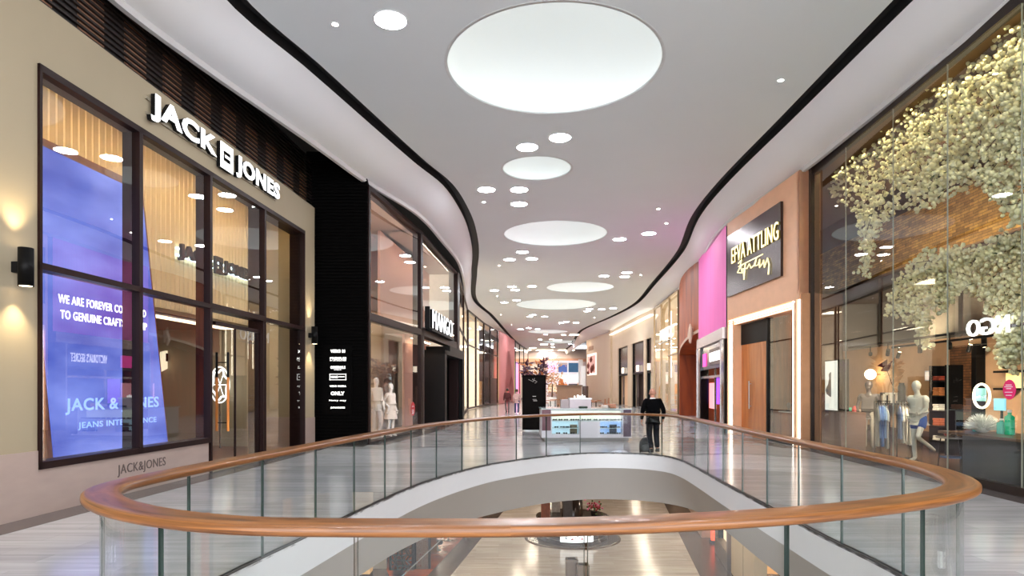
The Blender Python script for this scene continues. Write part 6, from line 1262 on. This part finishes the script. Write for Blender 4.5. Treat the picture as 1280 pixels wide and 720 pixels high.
mb = MB(); mb.lathe(c, [(.45, 0), (.5, .8), (.42, .8)], 18); mb.build('tub', M_white, e); mb = MB(); mb.tube([c + Vector((0, 0, .6)), c + Vector((.05, 0, 2.2))], [.09, .05], 7); mb.build('trunk', mat('bark', (84, 62, 48), .8), e)
mb = MB(); random.seed(5)
for k in range(420):
    d_ = Vector((random.gauss(0, .55), random.gauss(0, .5), random.gauss(0, .75))); p = c + Vector((0, 0, 2.9)) + d_; n_ = Vector((random.gauss(0, 1), random.gauss(0, 1), random.gauss(0, 1))).normalized(); w_ = n_.orthogonal().normalized() * .09; mb.add([p, p + n_ * .1 + w_, p + n_ * .22, p + n_ * .1 - w_], [(0, 1, 2, 3)], random.choice((0, 1)))
mb.build('crown', [mat('sand_leaf', (206, 170, 120), .6), mat('peach_leaf', (216, 150, 110), .6)], e, fix=False)
# white planter posts by the right end wall
for k, (px, Y) in enumerate(((726, 76), (729, 70))):
    mb = MB(); mb.bx(gx(px, Y) - .25, gx(px, Y) + .25, Y, Y + .5, 0, 5.2 - k); tag(mb.build('white_pillar', M_white), 'slim white pillar %s of the distant store' % ['at the right edge', 'in front and right'][k], 'pillar')
for k in range(4):
    led(WORLD, 3 + 1.5 * k, 4.2 + 1.5 * k, -110 + 9 * k, -108 + 9 * k, ZC - .02, 'far ceiling light panel, %s from the end wall' % ordw[k])
for k in range(3):  # panels added to light the dim end wall
    led(WORLD, .5 + 4 * k, 3.5 + 4 * k, -117, -114, ZC - .02, 'wide light panel added to brighten the end wall, %s from the left' % ordw[k])
# ================================================================ LOWER LEVEL seen through the opening
ZL = -5.5
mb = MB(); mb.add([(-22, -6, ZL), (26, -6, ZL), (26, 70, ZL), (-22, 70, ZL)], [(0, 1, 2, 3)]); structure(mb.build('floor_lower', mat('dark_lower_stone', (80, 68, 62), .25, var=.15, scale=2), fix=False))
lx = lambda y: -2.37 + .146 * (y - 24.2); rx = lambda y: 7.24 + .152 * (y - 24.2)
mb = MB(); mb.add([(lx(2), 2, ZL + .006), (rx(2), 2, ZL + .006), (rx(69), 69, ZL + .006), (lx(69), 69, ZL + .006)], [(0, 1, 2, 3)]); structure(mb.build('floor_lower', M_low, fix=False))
mb = MB(); mb.bx(-22, 26, 69, 69.3, ZL, -1.35); structure(mb.build('wall_lower_end', mat('lower_cream', (206, 184, 160), .6)))
def low(px, py, z=ZL): 
    Y = FPX * (EYE - z) / (py - HY); return Vector((gx(px, Y), Y, z))
# round kiosk on its dark platform
c = Vector((gx(715.5, 30.3), 30.3, ZL)); KC = c
e = empty('round_kiosk', c, 'round dark kiosk with a lit white screen on the lower floor', 'kiosk')
mb = MB(); mb.lathe(c, [(2.2, .0), (2.2, .05), (2.12, .07)], 64, sx=1.05); mb.build('platform', mat('umber_platform', (86, 70, 58), .2), e)
mb = MB(); mb.lathe(c, [(1.72, .07), (1.72, .15), (1.66, .17), (1.66, 1.0), (1.76, 1.04), (1.76, 1.1), (1.2, 1.1)], 64); mb.build('drum', mat('dark_drum', (46, 36, 32), .2), e)
mb = MB(); mb.lathe(c, [(1.678, .24), (1.678, .27)], 64, cap=False); mb.build('metal_band', M_steel, e)
a0, a1 = -PI / 2 - .43, -PI / 2 + .50; 
mb = MB(); mb.grid([[(c.x + 1.70 * math.cos(a0 + (a1 - a0) * i / 14), c.y + 1.70 * math.sin(a0 + (a1 - a0) * i / 14), ZL + z) for i in range(15)] for z in (.20, .86)]); 
mb.build('screen', mat('kiosk_screen', (240, 244, 246), .3, emit=(240, 246, 250), estr=.65), e)
mb = MB(); random.seed(2)
for k in range(26):
    a = a0 + .05 + (a1 - a0 - .12) * random.random(); z = ZL + .27 + .5 * random.random(); s_ = random.uniform(.02, .045); p = Vector((c.x + 1.705 * math.cos(a), c.y + 1.705 * math.sin(a), z)); mb.ball(p, s_, 6, random.choice((0, 1, 2)), (1, .2, 1.2))
mb.build('screen_marks', [mat('mark_blue', (60, 90, 120), .5), mat('mark_red', (200, 60, 80), .5), mat('mark_dark', (50, 50, 56), .5)], e)
mb = MB(); mb.lathe(c, [(.5, 1.1), (.5, 2.0), (.45, 2.0)], 20); mb.build('core_column', mat('dark_drum'), e)
for k, (px, cl, hh, lb) in enumerate(((681, (120, 62, 36), .9, 'brown crate of goods'), (696, (176, 168, 160), .85, 'grey till'), (708, (60, 52, 48), .85, 'black machine'), (718, (150, 96, 44), .95, 'amber box'), (729, (200, 60, 90), .95, 'red and pink bouquet'))):
    p = Vector((gx(px, 30.4), 30.3 + (.9 if k in (1, 3) else .6) * (1 if k % 2 else -1), ZL + 1.1)); 
    if k == 4:
        p = Vector((KC.x + .95, KC.y - .75, ZL + 1.1)); q = empty('bouquet', p, 'red and pink bouquet standing on the round lower kiosk', 'flowers'); mb = MB(); mb.lathe(p, [(.12, 0), (.16, .35), (.12, .35)], 12); mb.build('pot', M_black, q); mb = MB()
        for i in range(60): d_ = Vector((random.gauss(0, .2), random.gauss(0, .18), random.gauss(.55, .14))); mb.ball(p + d_, .05, 6, random.choice((0, 1, 2)))
        mb.build('blooms', [mat('bloom_pink', (214, 110, 150), .6), mat('bloom_red', (150, 40, 50), .6), mat('bloom_leaf', (70, 90, 50), .6)], q)['kind'] = 'stuff'
    else:
        mb = MB(); mb.obb(p, .42, .34, hh); mb.obb(p + Vector((0, 0, hh)), .34, .26, .05); tag(mb.build('kiosk_goods', mat('kg_%d' % k, cl, .5, var=.5, scale=8), bevel=.02), lb + ' standing on the round lower kiosk', 'goods', 'goods on the round kiosk')
# bins
M_bin = mat('bronze_bin', (118, 102, 88), .35, .5)
for (px, py, hh, lb) in ((714.5, 698, 1.0, 'taller left bronze litter bin in front of the round kiosk'), (728.5, 705, .92, 'lower right bronze litter bin in front of the round kiosk')):
    t = low(px, py, ZL + hh); p = Vector((t.x, t.y, ZL)); e = empty('litter_bin', p, lb, 'litter bin', 'bronze litter bins')
    mb = MB(); mb.obb(p, .44, .42, hh - .06); mb.build('bin_body', M_bin, e, bevel=.02)
    mb = MB(); w_, d_ = .44, .42; z0 = ZL + hh - .06
    mb.bx(p.x - w_ / 2, p.x + w_ / 2, p.y - d_ / 2, p.y - .13, z0, ZL + hh); mb.bx(p.x - w_ / 2, p.x + w_ / 2, p.y + .13, p.y + d_ / 2, z0, ZL + hh); mb.bx(p.x - w_ / 2, p.x - .14, p.y - .13, p.y + .13, z0, ZL + hh); mb.bx(p.x + .14, p.x + w_ / 2, p.y - .13, p.y + .13, z0, ZL + hh); mb.build('bin_rim', M_bin, e)
    mb = MB(); mb.bx(p.x - .139, p.x + .139, p.y - .129, p.y + .129, z0, z0 + .01); mb.build('opening', M_black, e)
# lattice screens on the left
def lattice(x0, x1, y, z0, z1, n, m, thick, mm, label, rot=0.0, seed=1):
    random.seed(seed); W_ = x1 - x0; Hh = z1 - z0; e = empty('lattice_screen', ((x0 + x1) / 2, y, z0), label, 'screen', 'pierced lattice screens')
    me = bpy.data.meshes.new('lattice'); bm = bmesh.new(); g = []
    cx_ = (x0 + x1) / 2
    for j in range(m + 1):
        row = []
        for i in range(n + 1):
            u, v = i / n, j / m
            if 0 < i < n: u += (random.random() - .5) * .75 / n + (.25 / n if j % 2 else -.25 / n)
            if 0 < j < m: v += (random.random() - .5) * .7 / m
            a = (u - .5) * W_; row.append(bm.verts.new((a * math.cos(rot), a * math.sin(rot), v * Hh)))
        g.append(row)
    for j in range(m):
        for i in range(n): bm.faces.new((g[j][i], g[j][i + 1], g[j + 1][i + 1], g[j + 1][i]))
    bm.to_mesh(me); bm.free(); me.materials.append(mm)
    o = bpy.data.objects.new('lattice_panel', me); COL.objects.link(o); o.parent = e; WL[o.name] = Vector((0, 0, 0))
    md = o.modifiers.new('wire', 'WIREFRAME'); md.thickness = thick; md.use_even_offset = False
    ca, sa = math.cos(rot), math.sin(rot)
    for s in (-1, 1):
        mb = MB(); p = Vector((cx_ + s * W_ / 2 * ca, y + s * W_ / 2 * sa, z0)); mb.obb(p, .09, .09, Hh, rot); mb.build('post', M_black, e)
    mb = MB(); mb.obb(((x0 + x1) / 2, y, z1), W_, .09, .09, rot); mb.build('top_rail', M_black, e)
Yl = 25.0
lattice(gx(488, Yl), gx(516, Yl), Yl, ZL, -2.2, 6, 16, .10, mat('bronze_lattice', (52, 38, 28), .6, .0), 'dark bronze lattice screen of large cells on the lower floor')
lattice(gx(518, Yl), gx(536, Yl), Yl + .2, ZL, -2.2, 9, 44, .06, mat('pewter_lattice', (120, 104, 94), .6, .0), 'finer grey lattice screen beside the dark bronze one', seed=4)
mb = MB(); mb.bx(-14, gx(488, Yl) - .2, 25.2, 25.3, ZL, -1.35); structure(mb.build('wall_lower_left', mat('lower_grey', (150, 142, 130), .6, var=.1)))
mb = MB(); mb.bx(-14, gx(536, Yl), 27.6, 27.7, ZL, -1.35); structure(mb.build('wall_lower_shop', mat('lower_brown', (120, 80, 54), .6, var=.3, scale=2)))
mb = MB(); mb.add([(gx(536, 25), 20, ZL + .004), (lx(20) - .9, 20, ZL + .004), (lx(50) - .9, 50, ZL + .004), (-9, 50, ZL + .004), (-5, 25, ZL + .004)], [(0, 1, 2, 3, 4)]); structure(mb.build('floor_lower', wood_mat('cherry_floor', (128, 58, 34), (168, 88, 56), .22, stretch=(.3, 3, 1), scale=1.5), fix=False))
for k, (px, py) in enumerate(((547, 688), (560, 676), (582, 669))):
    p = low(px, py); e = empty('floor_stool', p, 'dark low stool on the cherry floor, %s' % ['nearest the lattice screens', 'middle one', 'farthest one'][k], 'stool', 'low stools on the lower floor')
    mb = MB(); mb.lathe(p, [(.2, .28), (.24, .32), (.24, .42), (.18, .45)], 16); mb.build('seat', M_black, e); mb = MB(); mb.lathe(p, [(.16, 0), (.16, .02), (.04, .04), (.04, .28)], 12); mb.build('pedestal', M_steel, e)
for k, (px, py, cl) in enumerate(((424, 712, (240, 210, 40)), (440, 702, (220, 180, 90)), (455, 700, (150, 120, 80)))):
    Y = 22.0; x = gx(px, Y); e = empty('display_case', (x, Y, ZL), '%s lit display case low at the left under the floor edge' % ['yellow', 'amber', 'olive'][k], 'display case', 'lit display cases on the lower floor')
    mb = MB(); mb.bx(x - .2, x + .2, Y, Y + .5, ZL, gz(py, Y) - .5); mb.build('case_base', M_dark, e); mb = MB(); mb.bx(x - .2, x + .2, Y, Y + .5, gz(py, Y) - .5, gz(py, Y)); mb.build('case_glow', mat('lc_%d' % k, cl, .4, emit=cl, estr=.7, var=.4), e)
# glass rail along the cherry floor
e = empty('lower_glass_rail', (lx(24) - .9, 24, ZL), 'low glass rail along the cherry floor edge on the lower level', 'railing')
mb = MB(); mb.add([(lx(20) - .9, 20, ZL), (lx(40) - .9, 40, ZL), (lx(40) - .9, 40, ZL + .9), (lx(20) - .9, 20, ZL + .9)], [(0, 1, 2, 3)]); mb.build('glass_panel', M_glass, e, fix=False)
mb = MB(); mb.tube([(lx(20) - .9, 20, ZL + .9), (lx(40) - .9, 40, ZL + .9)], .02, 8); mb.build('rail', M_steel, e)
# right lower shops
Rf = Frame(rx(48) + 1.3, 48, rx(12) + 1.3, 12)
M_lb = mat('lower_beige', (196, 178, 146), .5, var=.06, scale=1.2, stretch=(2, 2, .3))
def ru(px): return Rf.u(px)
segs = [(ru(858), ru(868)), (ru(868), ru(884))]
mb = MB(); mb.box(Rf, 0, ru(866), -.5, 0, ZL, -1.35); mb.box(Rf, ru(872), ru(885), -1.4, .3, ZL, -1.35); structure(mb.build('wall_lower_right', mat('lower_taupe', (178, 152, 132), .5)))
mb = MB(); mb.box(Rf, ru(914), ru(943), -.4, 0, ZL, -1.35); structure(mb.build('wall_lower_panel', M_lb))
mb = MB(); mb.box(Rf, ru(929) - .01, ru(929) + .01, 0, .006, ZL, -1.35); structure(mb.build('trim_20', M_dark))
mb = MB(); mb.box(Rf, ru(943), Rf.len, -.9, -.8, ZL, -1.35); structure(mb.build('wall_lower_wood', mat('lower_wood', (128, 92, 62), .5)))
mb = MB(); mb.box(Rf, ru(866), ru(914), -3.2, -3.1, ZL, -1.35); structure(mb.build('wall_lower_store', mat('lower_store_glow', (214, 176, 130), .6, emit=(255, 210, 150), estr=.15)))  # warm store light put into this back wall as emission
mb = MB(); mb.box(Rf, ru(866), ru(914), -3.1, -.3, ZL + .004, ZL + .012); structure(mb.build('floor_lower_store', mat('amber_floor', (206, 158, 86), .3)))
e = empty('shop_window_case', Rf.p(ru(904), .1, ZL), 'tall framed shop window with a lit cream panel on the lower right', 'shop window')
a, b_ = ru(897), ru(913); mb = MB(); mb.box(Rf, a, a + .18, -.4, .12, ZL, -1.4); mb.box(Rf, b_ - .18, b_, -.4, .12, ZL, -1.4); mb.box(Rf, a, b_, -.4, .12, ZL, ZL + .7); mb.build('window_frame', mat('taupe_metal', (134, 116, 104), .4, .4), e)
mb = MB(); mb.box(Rf, a + .18, b_ - .18, -.3, -.2, ZL + .7, -1.4); mb.build('lit_panel', mat('lp_cream', (236, 216, 186), .4, emit=(255, 232, 196), estr=.45), e); mb = MB(); mb.box(Rf, a + .18, a + .3, -.2, .0, ZL + .7, -1.4); mb.build('dark_jamb', M_black, e)
for k, (x0, x1_, cl) in enumerate(((961, 966, (90, 16, 12)), (969, 972, (250, 130, 60)), (973, 975, (250, 220, 190)), (978, 986, (40, 18, 14)))):
    mb = MB(); mb.box(Rf, ru(x0), ru(x1_), -.6, -.5, ZL, -1.9); tag(mb.build('door_panel_strip', mat('ds2_%d' % k, cl, .4, emit=cl, estr=.5 if k in (1, 2) else .0)), '%s upright door strip in the wooden lower shopfront' % ['dark red', 'glowing orange', 'cream', 'near-black'][k], 'door strip', 'upright strips of the lower shopfront')
e = empty('red_stand', low(890, 716), 'glowing red stand by the lower right shop', 'display stand'); p = Rf.p(ru(889), -.2, ZL); mb = MB(); mb.obb(p, .5, .3, .12); mb.build('base', M_black, e) ; mb = MB(); mb.obb(p + Vector((0, 0, .12)), .4, .16, 1.2); mb.build('panel', mat('red_glow', (240, 80, 50), .4, emit=(250, 90, 60), estr=.7), e)
# lower ceiling downlights, out of view, added to light the lower floor
lab = 0
pl = None
for y in (6, 12, 18, 24, 30, 36, 43, 50, 58):
    for x in (-9.5, -5.2, lx(y) + 1.0, rx(y) - 1.0, rx(y) + 3.2):
        if 1 < y < 18.5 and -4 < x < 5.2: continue
        def mk(x, y):
            e = empty('added_lower_downlight', (x, y, -1.37), 'unseen downlight added under the lower ceiling to light the lower floor', 'ceiling light', 'added lower ceiling downlights'); mb = MB(); mb.lathe((x, y, -1.37), [(.34, .02), (.34, 0), (.30, 0)], 24, cap=False); mb.build('trim_ring', M_trimw, e); mb = MB(); mb.lathe((x, y, -1.37), [(.30, .006), (.30, .001)], 24); mb.build('lens', mat('added_warm_downlight', (255, 250, 240), .5, emit=(255, 236, 212), estr=58), e); return e
        if pl is None: pl = mk(x, y)
        else: dup(pl, (x, y, -1.37))
